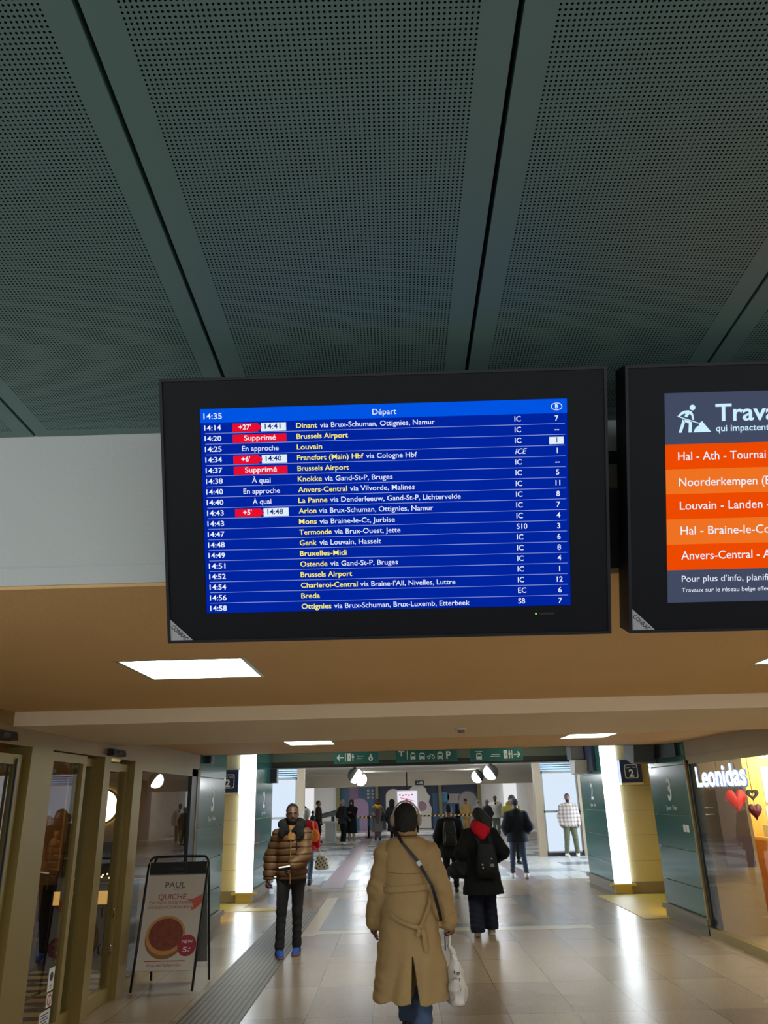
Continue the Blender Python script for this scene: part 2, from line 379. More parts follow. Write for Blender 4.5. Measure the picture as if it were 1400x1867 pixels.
# ---- green pillars
def pillar(side, x_in, x_out, y0, y1, label, number, words, ledge_y=True, lamp=None):
    s = 1 if x_out > x_in else -1
    t = thing('pillar', label, 'pillar', ((x_in+x_out)/2, (y0+y1)/2, 0), 'green glass clad pillars')
    zs = [.19, .52, .96, 1.395, 2.055, 3.3]
    core = MB().box(x_in+s*.03, x_out, y0+.02, y1-.02, 0, 3.3)
    obj('core', core, M_STONE, t)
    for a, b in zip(zs[:-1], zs[1:]):
        p = MB().box(x_in, x_in+s*.03, y0, y1, a+.006, b-.006)
        pa = obj('cladding_panel', p, M_GREEN, t)
        if a == 1.395 and number:
            q = MB(); yc = (y0+y1)/2
            fn = (lambda u, w: (x_in-s*.002, yc+s*(-u), w)) if s > 0 else (lambda u, w: (x_in-s*.002, yc+u, w))
            lettering(q, number, fn, 0, 1.60, .29, bold=.02, align='c')
            obj('platform_number', q, emis_soft, pa)
            q2 = MB(); lettering(q2, words, fn, 0, 1.465, .062, align='c', bold=.0)
            obj('platform_words', q2, emis_soft, pa)
    for z in zs[1:-1]:
        obj('steel_clip', MB().box(x_in-s*.006, x_in, y1-.16, y1-.02, z-.008, z+.008), M_CHROME, t)
    obj('edge_strip', MB().box(x_in-s*.004, x_in+s*.03, y0-.03, y0, .19, 3.3), M_GREENE, t)
    if lamp != 'none':
        obj('plinth', MB().box(x_in-s*.015, x_out, y0-.02, y1+.02, 0, .12).box(x_in-s*.06, x_out, y0-.06, y1+.04, .12, .185), M_PLINTH, t)
    return t
emis_soft = mat('pale_grey_print', (232, 238, 232), .5)
pillar('R', XR, 4.6, 10.98, 12.62, 'green glass clad pillar numbered 3 beside the chocolate shop window on the right', '3', 'Spoor  Voie')
pillar('L', XL, -3.6, 11.25, 12.95, 'green glass clad pillar numbered 3 behind the pavement sign on the left', '3', 'Spoor  Voie')
p2r = pillar('R', XR, 4.19, 15.53, 17.45, 'green glass clad pillar numbered 2 beside the right luminous column', '2', 'Spoor  Voie')
p2l = pillar('L', XL+.02, -3.01, 15.53, 17.7, 'green glass clad pillar numbered 2 beside the left luminous column', '2', 'Spoor  Voie')
obj('light_switch', MB().box(XR-.006, XR, 11.33, 11.42, 1.19, 1.28).box(XR-.006, XR, 11.21, 11.30, 1.19, 1.28), M_WHITEP, bpy.data.objects['pillar'], 'pair of white wall sockets')
# luminous columns
for x0, x1, lb in ((3.89, 4.185, 'tall luminous white light column at the right before the pillar numbered 2'), (-3.005, -2.71, 'tall luminous white light column at the left before the pillar numbered 2')):
    t = thing('light_column', lb, 'lamp', ((x0+x1)/2, 15.48, 0), 'luminous columns')
    obj('diffuser', B(x0, x1, 15.44, 15.5, .16, 3.29), emis('column_light', (236, 248, 255), L_COLUMN), t)
    obj('base', MB().box(x0-.08, x1+.08, 15.40, 15.52, .125, .16).box(x0, x1, 15.44, 15.52, 0, .125), mat('pale_yellow_stone', (190, 170, 96), .5), t)

# frosted light boxes at the start of the far hall
M_BROWN = mat('brown_stone_post', (146, 128, 104), .5, noise=(20, .08)); M_ALU = mat('grey_aluminium', (140, 140, 138), .4, .5)
def lightbox(n, x0, x1, y, label):
    wn = struct('window_%d' % n, MB().box(x0, x1, y-.02, y+.1, 0, .09, 1).box(x0, x1, y, y+.1, .09, .13).box(x0, x1, y, y+.1, 2.30, 2.36).box(x0, x1, y, y+.1, 1.19, 1.25).box(x0, x0+.05, y, y+.1, .09, 2.36).box(x1-.05, x1, y, y+.1, .09, 2.36), [M_ALU, M_BLACK], label)
    obj('frosted_pane', MB().box(x0+.05, x1-.05, y+.04, y+.07, .13, 1.19), emis('frosted_daylight', (222, 238, 255), L_WINDOW), wn)
    obj('frosted_pane', MB().box(x0+.05, x1-.05, y+.04, y+.07, 1.25, 2.30), emis('frosted_daylight', (222, 238, 255), L_WINDOW), wn)
    lv = MB()
    for k in range(7): lv.box(x0, x1, y+.02+.012*k, y+.06+.012*k, 2.37+.065*k, 2.41+.065*k)
    obj('louvre', lv, mat('pale_blue_louvre', (176, 200, 226), .4), wn)
    struct('trim_%d' % (20+n), MB().box(x1, x1+.22, y-.05, y+.2, 0, 2.83), M_BROWN, 'brown stone post on the right of the frosted light box')
    struct('trim_%d' % (30+n), MB().box(x0-.22, x0, y-.05, y+.2, 0, 2.83), M_BROWN, 'brown stone post on the left of the frosted light box')
lightbox(3, 4.34, 5.43, 24.7, 'tall frosted luminous pane behind the man in the plaid shirt')
lightbox(4, -4.9, -3.06, 24.7, 'tall frosted luminous pane behind the left pillar numbered 2')

# recessed square ceiling lights
for k, (x0, x1, y0, y1) in enumerate((P1, P2, P3, P4)):
    z = 2.362 if k < 2 else 2.345
    t = thing('ceiling_light', ['square recessed ceiling light below the departure board, left', 'square recessed ceiling light cut by the right picture edge', 'small far recessed ceiling light left of the hanging signs', 'small far recessed ceiling light on the right near the platform sign'][k], 'ceiling light', ((x0+x1)/2, (y0+y1)/2, z), 'recessed ceiling lights')
    fr = MB(); w = .022
    for a in ((x0, x1, y0, y0+w), (x0, x1, y1-w, y1), (x0, x0+w, y0+w, y1-w), (x1-w, x1, y0+w, y1-w)): fr.box(a[0], a[1], a[2], a[3], z-.001, z+.05)
    obj('frame', fr, mat('pale_green_tray', (150, 168, 150), .4), t)
    obj('diffuser', B(x0+w, x1-w, y0+w, y1-w, z+.03, z+.04), emis('panel_light', (244, 255, 246), L_PANEL), t)
    obj('tray', B(x0+.002, x1-.002, y0+.002, y1-.002, z+.05, z+.13), M_GREY, t)

# unseen strips added to brighten the middle zone, under its higher ceiling
for k, (x, lb) in enumerate(((-1.6, 'added strip light under the raised ceiling of the middle bay, left'), (2.8, 'added strip light under the raised ceiling of the middle bay, right'))):
    t = thing('added_strip_light', lb, 'lamp', (x, 14.4, 3.2), 'added strip lights of the middle bay')
    obj('tray', B(x-.14, x+.14, 12.4, 16.4, 3.26, 3.3), M_WHITEP, t); obj('tube', B(x-.1, x+.1, 12.45, 16.35, 3.24, 3.26), emis('added_strip_glow', (255, 246, 226), L_ADDED_STRIP), t)
# unseen glazing, added to light the near hall from the left
wn = struct('window_7', MB().box(-5.6, -5.5, -3, 2.3, 0, .1).box(-5.6, -5.5, -3, 2.3, 2.7, 2.8).box(-5.6, -5.5, -.4, -.3, .1, 2.7).box(-5.6, -5.5, 2.2, 2.3, .1, 2.7).box(-5.6, -5.5, -3, -2.9, .1, 2.7), M_ALU, 'added unseen frosted glazing at the left of the near hall')
obj('frosted_pane', MB().box(-5.58, -5.52, -2.9, -.4, .1, 2.7).box(-5.58, -5.52, -.3, 2.2, .1, 2.7), emis('added_left_daylight', (236, 244, 250), 2.6), wn)

# ================================================================ THE TWO DISPLAY BOARDS
BC = np.array([-.0137, 1.9947, 2.4788]); ya, ti, rl = -.0147, .3867, -.0071
_u = np.array([math.cos(ya), math.sin(ya), 0]); _n = np.array([-math.sin(ya), math.cos(ya), 0]); _up = np.array([0, 0, 1.0])*math.cos(ti)-_n*math.sin(ti)
BU = _u*math.cos(rl)+_up*math.sin(rl); BV = _up*math.cos(rl)-_u*math.sin(rl); BN = np.cross(BU, BV)
def bfn(d):
    return lambda a, b: BC+BU*a+BV*b+BN*d
def bbox(mb, a0, a1, b0, b1, d0, d1, mi=0):
    k = MB().box(a0, a1, b0, b1, d0, d1); k.xf(lambda x, y, z: BC+BU*x+BV*y+BN*z)
    mb.add(k.v, k.f, mi)
M_HOUSE = mat('black_board_housing', (9, 11, 18), .5, spec=.2)
M_HOUSE2 = mat('board_rim', (20, 23, 32), .45, spec=.3)
def board(name, label, a0, a1, s0, s1, t0, t1):
    t = thing(name, label, 'display board', tuple(BC+BU*(a0+a1)/2-BV*.37))
    h = MB(); bo, to = -.367, .371
    bbox(h, a0, a1, bo, to, -.085, -.012); bbox(h, a0, s0, bo, to, -.012, .006); bbox(h, s1, a1, bo, to, -.012, .006)
    bbox(h, s0, s1, bo, t0, -.012, .006); bbox(h, s0, s1, t1, to, -.012, .006)
    obj('housing', h, M_HOUSE, t)
    r = MB(); w = .008
    for q in ((a0, a1, bo, bo+w), (a0, a1, to-w, to), (a0, a0+w, bo+w, to-w), (a1-w, a1, bo+w, to-w)): bbox(r, *q, .006, .010)
    obj('rim', r, M_HOUSE2, t)
    m = MB(); f = bfn(.0075)
    tx = a0+.0075
    poly(m, [(tx, -.362), (tx+.066, -.362), (tx, -.299)], f, 0)
    an = math.radians(-43.5)
    g = bfn(.0082)
    rot = lambda x, y: g(tx+.006+x*math.cos(an)-y*math.sin(an), -.321+x*math.sin(an)+y*math.cos(an))
    lettering(m, 'CONRAC', rot, -.002, -.004, .0115, x1=.056, bold=.012, mi=1)
    obj('maker_plate', m, [mat('silver_plate', (176, 178, 180), .4, .2), M_BLACK], t)
    return t
E_BLUE = emis('screen_blue', (0, 36, 158), 1.0); E_HEAD = emis('screen_header_blue', (0, 84, 226), 1.0); E_LINE = emis('screen_line', (150, 160, 225), 1.0)
E_WHITE = emis('screen_white', (236, 242, 255), 1.0); E_YEL = emis('screen_yellow', (255, 240, 110), 1.0); E_RED = emis('screen_red', (232, 14, 44), 1.0); E_DK = emis('screen_dark_text', (8, 30, 120), 1.0); E_PALE = emis('screen_pale', (225, 240, 252), 1.0)
t = board('departure_board', 'large black departure board with a blue timetable screen hanging in the centre', -.619, .6175, -.509, .509, -.2863, .2863)
sc = MB(); bbox(sc, -.509, .509, -.2863, .2863, -.008, 0)
scr = obj('screen', sc, E_BLUE, t)
hb = MB(); F1, F2, F3 = bfn(.0006), bfn(.0012), bfn(.0018)
rect(hb, F1, -.509, .247, .509, .2863, 0)
lettering(hb, '14:35', F2, -.4995, .2575, .0155, x1=-.448, mi=1, bold=.008)
lettering(hb, 'Départ', F2, -.0285, .2570, .0155, x1=.038, mi=1, bold=.004)
ring = [(0.4804+.0158*math.cos(2*math.pi*i/32), .2652+.0104*math.sin(2*math.pi*i/32)) for i in range(32)]; ring2 = [(0.4804+.0138*math.cos(2*math.pi*i/32), .2652+.0086*math.sin(2*math.pi*i/32)) for i in range(32)]
hb.add([F2(*p) for p in ring]+[F2(*p) for p in ring2], [(i, (i+1) % 32, 32+(i+1) % 32, 32+i) for i in range(32)], 1)
lettering(hb, 'B', F2, .4804, .2603, .0104, mi=1, align='c', bold=.03)
obj('header_bar', hb, [E_HEAD, E_WHITE], scr)
ROWS = [('14:14', ('d', "+27'", '14:41'), 'Dinant', -.1826, 'via Brux-Schuman, Ottignies, Namur', -.1749, .1434, 'IC', '7'),
 ('14:20', ('s', 'Supprimé'), 'Brussels Airport', -.098, None, 0, 0, 'IC', '--'), ('14:25', ('t', 'En approche'), 'Louvain', -.1708, None, 0, 0, 'IC', '#1'),
 ('14:34', ('d', "+6'", '14:40'), 'Francfort (Main) Hbf', -.0564, 'via Cologne Hbf', -.0492, .0919, 'ICE', '1'),
 ('14:37', ('s', 'Supprimé'), 'Brussels Airport', -.0976, None, 0, 0, 'IC', '--'), ('14:38', ('t', 'À quai'), 'Knokke', -.1739, 'via Gand-St-P, Bruges', -.1666, .0227, 'IC', '5'),
 ('14:40', ('t', 'En approche'), 'Anvers-Central', -.1045, 'via Vilvorde, Malines', -.0963, .0833, 'IC', '11'),
 ('14:40', ('t', 'À quai'), 'La Panne', -.1602, 'via Denderleeuw, Gand-St-P, Lichtervelde', -.1525, .2105, 'IC', '8'),
 ('14:43', ('d', "+5'", '14:48'), 'Arlon', -.1918, 'via Brux-Schuman, Ottignies, Namur', -.1846, .1335, 'IC', '7'),
 ('14:43', None, 'Mons', -.1917, 'via Braine-le-Ct, Jurbise', -.184, .0261, 'IC', '4'), ('14:47', None, 'Termonde', -.1507, 'via Brux-Ouest, Jette', -.1429, .0409, 'S10', '3'),
 ('14:48', None, 'Genk', -.1935, 'via Louvain, Hasselt', -.1857, -.0138, 'IC', '6'), ('14:49', None, 'Bruxelles-Midi', -.1108, None, 0, 0, 'IC', '8'),
 ('14:51', None, 'Ostende', -.1652, 'via Gand-St-P, Bruges', -.157, .0313, 'IC', '4'), ('14:52', None, 'Brussels Airport', -.0971, None, 0, 0, 'IC', '1'),
 ('14:54', None, 'Charleroi-Central', -.0824, "via Braine-l'All, Nivelles, Luttre", -.0747, .19, 'IC', '12'), ('14:56', None, 'Breda', -.189, None, 0, 0, 'EC', '6'),
 ('14:58', None, 'Ottignies', -.1575, 'via Brux-Schuman, Brux-Luxemb, Etterbeek', -.1498, .2284, 'S8', '7')]
for k, (tm, st, dst, dx, via, v0, v1, ty, pf) in enumerate(ROWS):
    r = MB(); ln = .2176-.02971*k; bl = ln+.0082; cp = .0142
    if k < 17: rect(r, F1, -.497, ln-.0007, .5022, ln+.0007, 2)
    lettering(r, tm, F3, -.4982, bl, .0142, x1=-.4515, mi=0, bold=.014)
    if st:
        b0, b1 = ln+.0021, ln+.0252
        if st[0] == 'd':
            rect(r, F1, -.34, b0, -.2696, b1, 4); poly(r, [(-.4195, b0), (-.349, b0), (-.3375, (b0+b1)/2), (-.349, b1), (-.4195, b1)], F2, 3)
            lettering(r, st[1], F3, -.385, bl, .0138, mi=0, bold=.014, align='c'); lettering(r, st[2], F3, -.3290, bl, .0142, x1=-.285, mi=5, bold=.012)
        elif st[0] == 's':
            rect(r, F1, -.4195, b0-.0005, -.2696, b1-.001, 3); lettering(r, st[1], F3, -.388, bl-.0006, .0138, x1=-.2987, mi=0, bold=.012)
        else: lettering(r, st[1], F3, -.3432, bl-.0004, .0140, mi=0, bold=.006, align='c')
    lettering(r, dst, F3, -.2412, bl, .0138, x1=dx, mi=1, bold=.013)
    if via: lettering(r, via, F3, v0, bl, .0138, x1=v1, mi=0, bold=.005)
    lettering(r, ty, F3, .3636, bl+.001, .0142, mi=0, bold=.008, slant=.3 if ty == 'ICE' else 0)
    if pf[0] == '#':
        rect(r, F1, .4583, ln+.0035, .4982, ln+.0235, 4); lettering(r, pf[1:], F3, .4790, bl, .0138, mi=5, bold=.012, align='c')
    else: lettering(r, pf, F3, .4797, bl, .0142, mi=0, bold=.014, align='c')
    obj('departure_row', r, [E_WHITE, E_YEL, E_LINE, E_RED, E_PALE, E_DK], scr)
l = MB(); bbox(l, .420, .4608, -.310, -.304, .006, .0085, 1); bbox(l, .409, .4125, -.3085, -.305, .006, .009, 0)
obj('status_light', l, [emis('green_led', (150, 255, 90), 1.5), mat('led_window', (38, 40, 30), .3)], t)

t2 = board('information_board', 'black information board with an orange works notice at the right picture edge', .6675, 1.9, .7745, 1.7925, -.2863, .2926)
E_SLATE = emis('screen_slate', (66, 74, 98), 1.0); E_OR1 = emis('screen_orange', (236, 74, 0), 1.0); E_OR2 = emis('screen_light_orange', (238, 114, 34), 1.0); E_ICE = emis('screen_ice_white', (205, 240, 255), 1.0)
sc = MB(); bbox(sc, .7745, 1.7925, -.2863, .2926, -.008, 0); scr2 = obj('screen', sc, E_SLATE, t2)
hd = MB()
lettering(hd, 'Trava', F2, .9145, .2130, .0455, x1=1.082, mi=0, bold=.018)
lettering(hd, 'qui impactent', F2, .9152, .1845, .0170, x1=1.0605, mi=0, bold=.012)
hd.add([F2(.8521+.0078*math.cos(2*math.pi*i/24), .2515+.0078*math.sin(2*math.pi*i/24)) for i in range(24)], [tuple(range(24))], 0)
poly(hd, [(.8097, .2300), (.8120, .2268), (.8685, .2065), (.8672, .2098)], F2)                       # shovel
poly(hd, [(.8122, .2300), (.8205, .2390), (.8300, .2435), (.8420, .2440), (.8500, .2400), (.8540, .2320), (.8560, .2170), (.8508, .2180), (.8490, .2290), (.8440, .2350), (.8370, .2245), (.8300, .2270), (.8330, .2360), (.8240, .2330), (.8170, .2265)], F2)
poly(hd, [(.8268, .2165), (.8220, .1833), (.8132, .1833), (.8236, .2190)][::-1] if False else [(.8132, .1833), (.8215, .1833), (.8310, .2100), (.8255, .2205)], F2)
poly(hd, [(.8310, .2120), (.8415, .2080), (.8400, .1833), (.8490, .1833), (.8505, .2110), (.8400, .2160), (.8290, .2195)], F2)
poly(hd, [(.8531, .1833), (.9021, .1833), (.8777, .2135), (.8700, .2080), (.8680, .2010), (.8600, .1960)], F2)
obj('notice_header', hd, [E_ICE], scr2)
LN = [('Hal - Ath - Tournai', .8108, 1.0500), ('Noorderkempen (B', .8122, 1.0640), ('Louvain - Landen -', .8135, 1.0600), ('Hal - Braine-le-Co', .8148, 1.0600), ('Anvers-Central - A', .8155, 1.0610)]
zb = [.1515, .0829, .0145, -.0550, -.1250, -.1960]; tb = [.1045, .0330, -.0320, -.1010, -.1700]
for k, (s, x0, x1) in enumerate(LN):
    r = MB(); rect(r, F1, .7745, zb[k+1], 1.7925, zb[k], 0); lettering(r, s, F2, x0, tb[k]+.003, .0225, x1=x1, mi=1, bold=.004)
    obj('notice_line', r, [E_OR1 if k % 2 == 0 else E_OR2, E_WHITE], scr2)
r = MB(); lettering(r, "Pour plus d'info, planifi", F2, .8160, -.2290, .0170, x1=1.0530, bold=.0); lettering(r, 'Travaux sur le réseau belge effec', F2, .8156, -.2578, .0118, x1=1.0560, bold=.0)
obj('notice_footer', r, [E_WHITE], scr2)
# rail that carries both boards
rl_ = MB().tube([(-.5, 2.25, 2.735), (1.75, 2.25, 2.715)], .021, 12)
for x in (-.35, .35, .95, 1.6): rl_.box(x-.03, x+.03, 2.25, 2.33, 2.70, 2.75)
tag(obj('mounting_rail', rl_, M_BLACK), 'black mounting rail behind and between the two display boards', 'rail')
for tt, xs_ in ((t, (-.35, .35)), (t2, (.95, 1.6))):
    for x in xs_: obj('mounting_arm', B(x-.03, x+.03, 2.02, 2.235, 2.70, 2.74), M_BLACK, tt)
jb = thing('junction_box', 'dark grey wall box seen in the gap between the two boards', 'box', (.9, 2.3, 2.37))
obj('cover', B(.4, 1.5, 2.285, 2.321, 2.366, 2.628), mat('dark_warm_grey', (52, 50, 47), .6), jb)
obj('tan_reflection', MB().box(.4, 1.5, 2.27, 2.33, 2.630, 2.685), mat('beige_reflection', (150, 138, 118), .5), jb)  # beige bar stands in for a tan reflection above the box
obj('cable_strap', MB().tube([(.768, 2.255, 2.67), (.772, 2.25, 2.62), (.778, 2.25, 2.575)], .008, 8), M_GREY, jb, 'grey hanging cable strap')
obj('cable_strap', MB().tube([(.727, 2.255, 2.62), (.729, 2.25, 2.58), (.731, 2.25, 2.535)], .006, 8), mat('violet_blue', (70, 70, 170), .5), jb, 'blue hanging cable strap')

# ================================================================ SHOP FRONT ON THE LEFT
struct('trim_13', MB().box(XL-.2, XL, 2.45, 11.2, 2.15, 2.345).box(XL-.2, XL, 2.45, 5.65, 2.345, 2.362).box(XL-.2, XL+.004, 5.3, 11.1, 2.14, 2.155), M_FASCIA, 'bronze fascia above the glass doors on the left')
def frame_leaf(name, y0, y1, z1, x, label, stile=.07, rail=.12):
    f = MB().box(x-.03, x+.03, y0, y0+stile, 0, z1).box(x-.03, x+.03, y1-stile, y1, 0, z1).box(x-.03, x+.03, y0+stile, y1-stile, z1-.07, z1).box(x-.03, x+.03, y0+stile, y1-stile, 0.004, rail)
    d = struct(name, f, M_GOLD, label)
    obj('glass_pane', B(x-.006, x+.006, y0+stile, y1-stile, rail, z1-.07), M_GLASS, d)
    return d
d1 = frame_leaf('door_1', 4.35, 5.9, 2.08, XL-.05, 'sliding glass door leaf cut by the left picture edge')
obj('gasket', MB().box(XL-.02, XL-.005, 5.80, 5.815, .05, 2.05), M_DARKF, d1)
d2 = frame_leaf('door_2', 6.36, 7.12, 2.13, XL-.04, 'narrow glass door leaf with three notices at its foot')
d3 = frame_leaf('door_3', 7.13, 7.46, 2.12, XL-.09, 'slim glass leaf between two bronze posts', .03)
d4 = frame_leaf('door_4', 7.62, 8.30, 2.10, XL-.05, 'glass door leaf in front of the round wall lamp', .05)
for za in (.41, .72): obj('handle', MB().tube([(XL-.0, 8.13, za), (XL+.015, 8.13, za+.01), (XL+.015, 8.12, za+.07), (XL-.0, 8.12, za+.08)], .007, 8), M_CHROME, d4)
struct('trim_14', B(XL-.16, XL+.02, 5.96, 6.33, 0, 2.14), M_GOLD, 'wide bronze post between the first two glass doors')
struct('trim_15', B(XL-.14, XL+.03, 7.46, 7.62, 0, 2.14), M_GOLD, 'slim bronze post beside the round lamp')
struct('trim_16', B(XL-.12, XL+.04, 8.30, 8.56, 0, 2.14), M_GOLD, 'bronze jamb behind the pavement sign')
w1 = struct('window_1', MB().box(XL-.04, XL+.02, 8.56, 11.1, 0, .1, 0).box(XL-.04, XL+.02, 8.56, 11.1, 2.05, 2.14, 0).box(XL-.05, XL+.02, 10.74, 11.2, 0, 2.14, 1).box(XL-.02, XL+.03, 11.02, 11.05, 0, 2.14, 0), [M_GOLD, M_DARKF], 'tall fixed shop window behind the pavement sign')
obj('glass_pane', B(XL-.016, XL-.004, 8.56, 10.74, .1, 2.05), M_GLASS, w1)
for y, lb in ((5.44, 'black door sensor on the fascia at the left picture edge'), (7.75, 'black door sensor on the fascia above the slim post')):
    t = thing('door_sensor', lb, 'sensor', (XL+.04, y, 2.15), 'door sensors')
    s = MB(); s.prism([(0, 0), (.07, .005), (.06, .06), (0, .065)], lambda a, b, q: (XL+a, q, 2.157+b), y-.17, y+.17)
    obj('casing', s, M_BLACK, t); obj('lens', MB().box(XL+.055, XL+.068, y-.05, y+.06, 2.167, 2.205), mat('sensor_lens', (52, 54, 58), .15), t)
def sticker(y0, y1, z0, z1, lb, kind):
    x = XL-.03
    t = thing('notice_sticker', lb, 'sticker', (x, (y0+y1)/2, z0), 'notices on the glass door')
    obj('backing', B(x-.001, x+.001, y0, y1, z0, z1), M_WHITEP, t)
    m = MB(); fn = lambda a, b: (x+.002, y0+a*(y1-y0), z0+b*(z1-z0))
    if kind == 'no':
        poly(m, arc(.5, .5, .42, 0, 360, 24), fn, 0); poly(m, arc(.5, .5, .3, 0, 360, 24), lambda a, b: (x+.0025, y0+a*(y1-y0), z0+b*(z1-z0)), 1); rect(m, lambda a, b: (x+.003, y0+a*(y1-y0), z0+b*(z1-z0)), .46, .2, .54, .8, 0)
    elif kind == 'cup':
        poly(m, arc(.5, .62, .28, 0, 360, 20, .2), fn, 2); rect(m, fn, .3, .2, .7, .26, 0); rect(m, fn, .4, .1, .6, .14, 2)
    else:
        for k in range(5): rect(m, fn, .12, .8-.14*k, .85-.1*(k % 2), .86-.14*k, 2)
    obj('print', m, [mat('sticker_red', (170, 40, 44), .5), M_WHITEP, M_BLACK], t)
sticker(6.86, 6.97, .36, .52, 'white portrait notice with a dark pictogram on the glass door foot, topmost', 'cup')
sticker(6.87, 6.97, .25, .345, 'white square notice with a red round prohibition sign, middle', 'no')
sticker(6.77, 6.96, .10, .235, 'pale landscape notice with lines of text at the door foot, lowest', 'text')
sticker(8.585, 8.74, 1.13, 1.34, 'white notice with dark marks on the window behind the pavement sign', 'text')
# inside the left shop
M_SHOPW = mat('tan_shop_wall', (190, 148, 92), .6, noise=(2, .08))
struct('wall_left', MB().box(-6.5, XL-.06, 11.06, 11.16, 0, 2.6), M_SHOPW)
struct('ceiling', B(-6.5, XL-.2, 2.45, 11.06, 2.6, 2.66), mat('dark_shop_ceiling', (90, 70, 46), .7))
struct('floor', B(-6.5, XL-.13, 2.45, 11.06, .001, .004), mat('dark_shop_floor', (66, 60, 52), .3))
t = thing('wall_lamp', 'round glowing wall lamp seen through the glass doors', 'lamp', (-3.98, 11.0, 1.7))
obj('globe', MB().lathe((-3.98, 11.0, 1.7), [(.0, -.09), (.09, -.08), (.16, -.05), (.2, -.01), (.205, .02)], 32, 0, 'y'), emis('round_lamp_glow', (255, 236, 170), 6.0), t)
obj('rim', MB().lathe((-3.98, 11.0, 1.7), [(.205, .04), (.225, .03), (.225, -.02), (.205, -.03)], 32, 0, 'y'), M_GOLD, t)
t = thing('shop_counter', 'dark shop counter with glowing display behind the glass doors', 'counter', (-3.85, 10.7, 0))
obj('cabinet', B(-4.45, -3.4, 10.5, 10.98, 0, .80), mat('dark_counter', (32, 26, 20), .4), t)
obj('backboard', B(-4.4, -3.5, 10.9, 10.98, .80, 1.26), mat('dark_board', (40, 34, 30), .5), t)
obj('light_panel', B(-4.3, -3.55, 10.485, 10.499, .57, .72), emis('warm_panel', (226, 176, 96), .9), t)
rnd = random.Random(4)
dl = MB()
for k in range(26):
    y_, x_, z_ = 10.47, -4.25+.7*rnd.random(), .84+.05*rnd.random()
    dl.lathe((x_, 10.6+.2*rnd.random(), z_), [(0, -.012), (.012, -.004), (.012, .004), (0, .012)], 6)
obj('display_lights', dl, emis('sparkle_light', (255, 220, 160), 3.0), t)['kind'] = 'stuff'
M_PALEW = mat('pale_wood_inlay', (206, 168, 108), .4)
tr = MB()
for k in range(5):
    y = 7.2+.52*k
    for x in (-4.1, -3.55):
        poly(tr, [(x, y), (x+.5, y), (x+.5, y+.16), (x, y+.16)], lambda a, b: (a, b, .006)); poly(tr, [(x, y+.25), (x+.25, y+.34), (x, y+.43)], lambda a, b: (a, b, .006)); poly(tr, [(x+.5, y+.25), (x+.5, y+.43), (x+.25, y+.34)], lambda a, b: (a, b, .006))
struct('trim_17', tr, M_PALEW, 'pale triangle pattern in the dark shop floor')
t = thing('ceiling_lamp', 'warm lamp on the ceiling inside the left shop', 'lamp', (-4.6, 7.6, 2.5))
obj('shade', MB().cyl((-4.6, 7.6), .16, .24, 2.46, 2.6, 24), M_GOLD, t); obj('bulb', MB().lathe((-4.6, 7.6, 2.45), [(0, -.06), (.1, -.04), (.13, 0), (.1, .02)], 20), emis('warm_bulb', (255, 214, 150), 22.0), t)
t = thing('menu_board', 'orange lit menu board inside the door at the left picture edge', 'menu board', (-4.2, 8.5, 1.3))
obj('board', B(-4.9, -4.05, 9.9, 9.95, 1.0, 2.25), mat('orange_board', (190, 122, 54), .6), t)
mb = MB()
for k in range(6): rect(mb, lambda a, b: (a, 9.89, b), -4.8, 2.1-.16*k, -4.2-.1*(k % 3), 2.15-.16*k)
obj('menu_lines', mb, M_WHITEP, t)

# ================================================================ SHOP FRONT ON THE RIGHT
struct('trim_18', MB().box(XR, XR+.25, 4.0, 10.97, 2.10, 2.362).box(XR-.012, XR, 7.6, 10.9, 2.16, 2.172), M_FASCIA, 'bronze fascia above the chocolate shop window')
w2 = struct('window_2', MB().box(XR-.03, XR+.06, 4.0, 10.97, 0, .1, 0).box(XR-.005, XR+.05, 4.0, 10.97, 2.05, 2.1, 0).box(XR-.005, XR+.05, 10.86, 10.93, .1, 2.1, 1).box(XR-.03, XR+.03, 10.93, 10.97, 0, 2.1, 0).box(XR+.03, XR+.06, 10.7, 10.86, .1, 2.1, 1), [M_GOLD, M_DARKF], 'large chocolate shop window on the right')
obj('glass_pane', B(XR+.008, XR+.02, 4.0, 10.86, .1, 2.05), M_GLASS, w2)
t = thing('shop_sign', 'white glowing shop name letters inside the right window', 'sign', (XR+.05, 10.0, 1.76))
m = MB(); v, f = _glyphs('Leonidas', .02); s0 = .205/CAPH; sx = 1.52/(v[:, 0].max()-v[:, 0].min())
lettering(m, 'Leonidas', lambda a, b: (XR+.03, 10.755-a, b), 0, 1.765, .235, x1=1.53, bold=.028)
obj('letters', m, emis('sign_white', (244, 250, 255), 3.0), t)
m = MB(); lettering(m, 'Leonidas', lambda a, b: (XR+.045, 10.755-a, b), -.005, 1.757, .25, x1=1.545, bold=.04)
obj('letter_returns', m, mat('sign_blue_sides', (96, 130, 190), .4), t)
M_BROWNW = mat('brown_shop_panel', (150, 124, 84), .5, noise=(3, .08))
struct('wall_right', MB().box(XR+.06, 4.62, 10.90, 10.975, 0, 2.6), M_BROWNW)
struct('wall_right', MB().box(4.55, 9, 12.42, 12.5, 0, 2.6).box(9, 9.1, 4, 12.5, 0, 2.6), mat('yellow_shop_wall', (232, 188, 92), .6))
struct('ceiling', B(XR+.25, 9, 4, 12.42, 2.6, 2.66), M_WHITE)
struct('floor', B(XR+.06, 9, 4, 12.42, .001, .004), mat('shop_floor_beige', (150, 128, 92), .35))
t = thing('ceiling_lamp', 'bright ceiling lamp in the yellow shop room', 'lamp', (5.5, 11.9, 2.2))
obj('bowl', MB().lathe((5.55, 11.9, 2.24), [(.0, -.1), (.2, -.09), (.32, -.02), (.33, .02)], 28), emis('bowl_light', (255, 246, 226), 34.0), t)
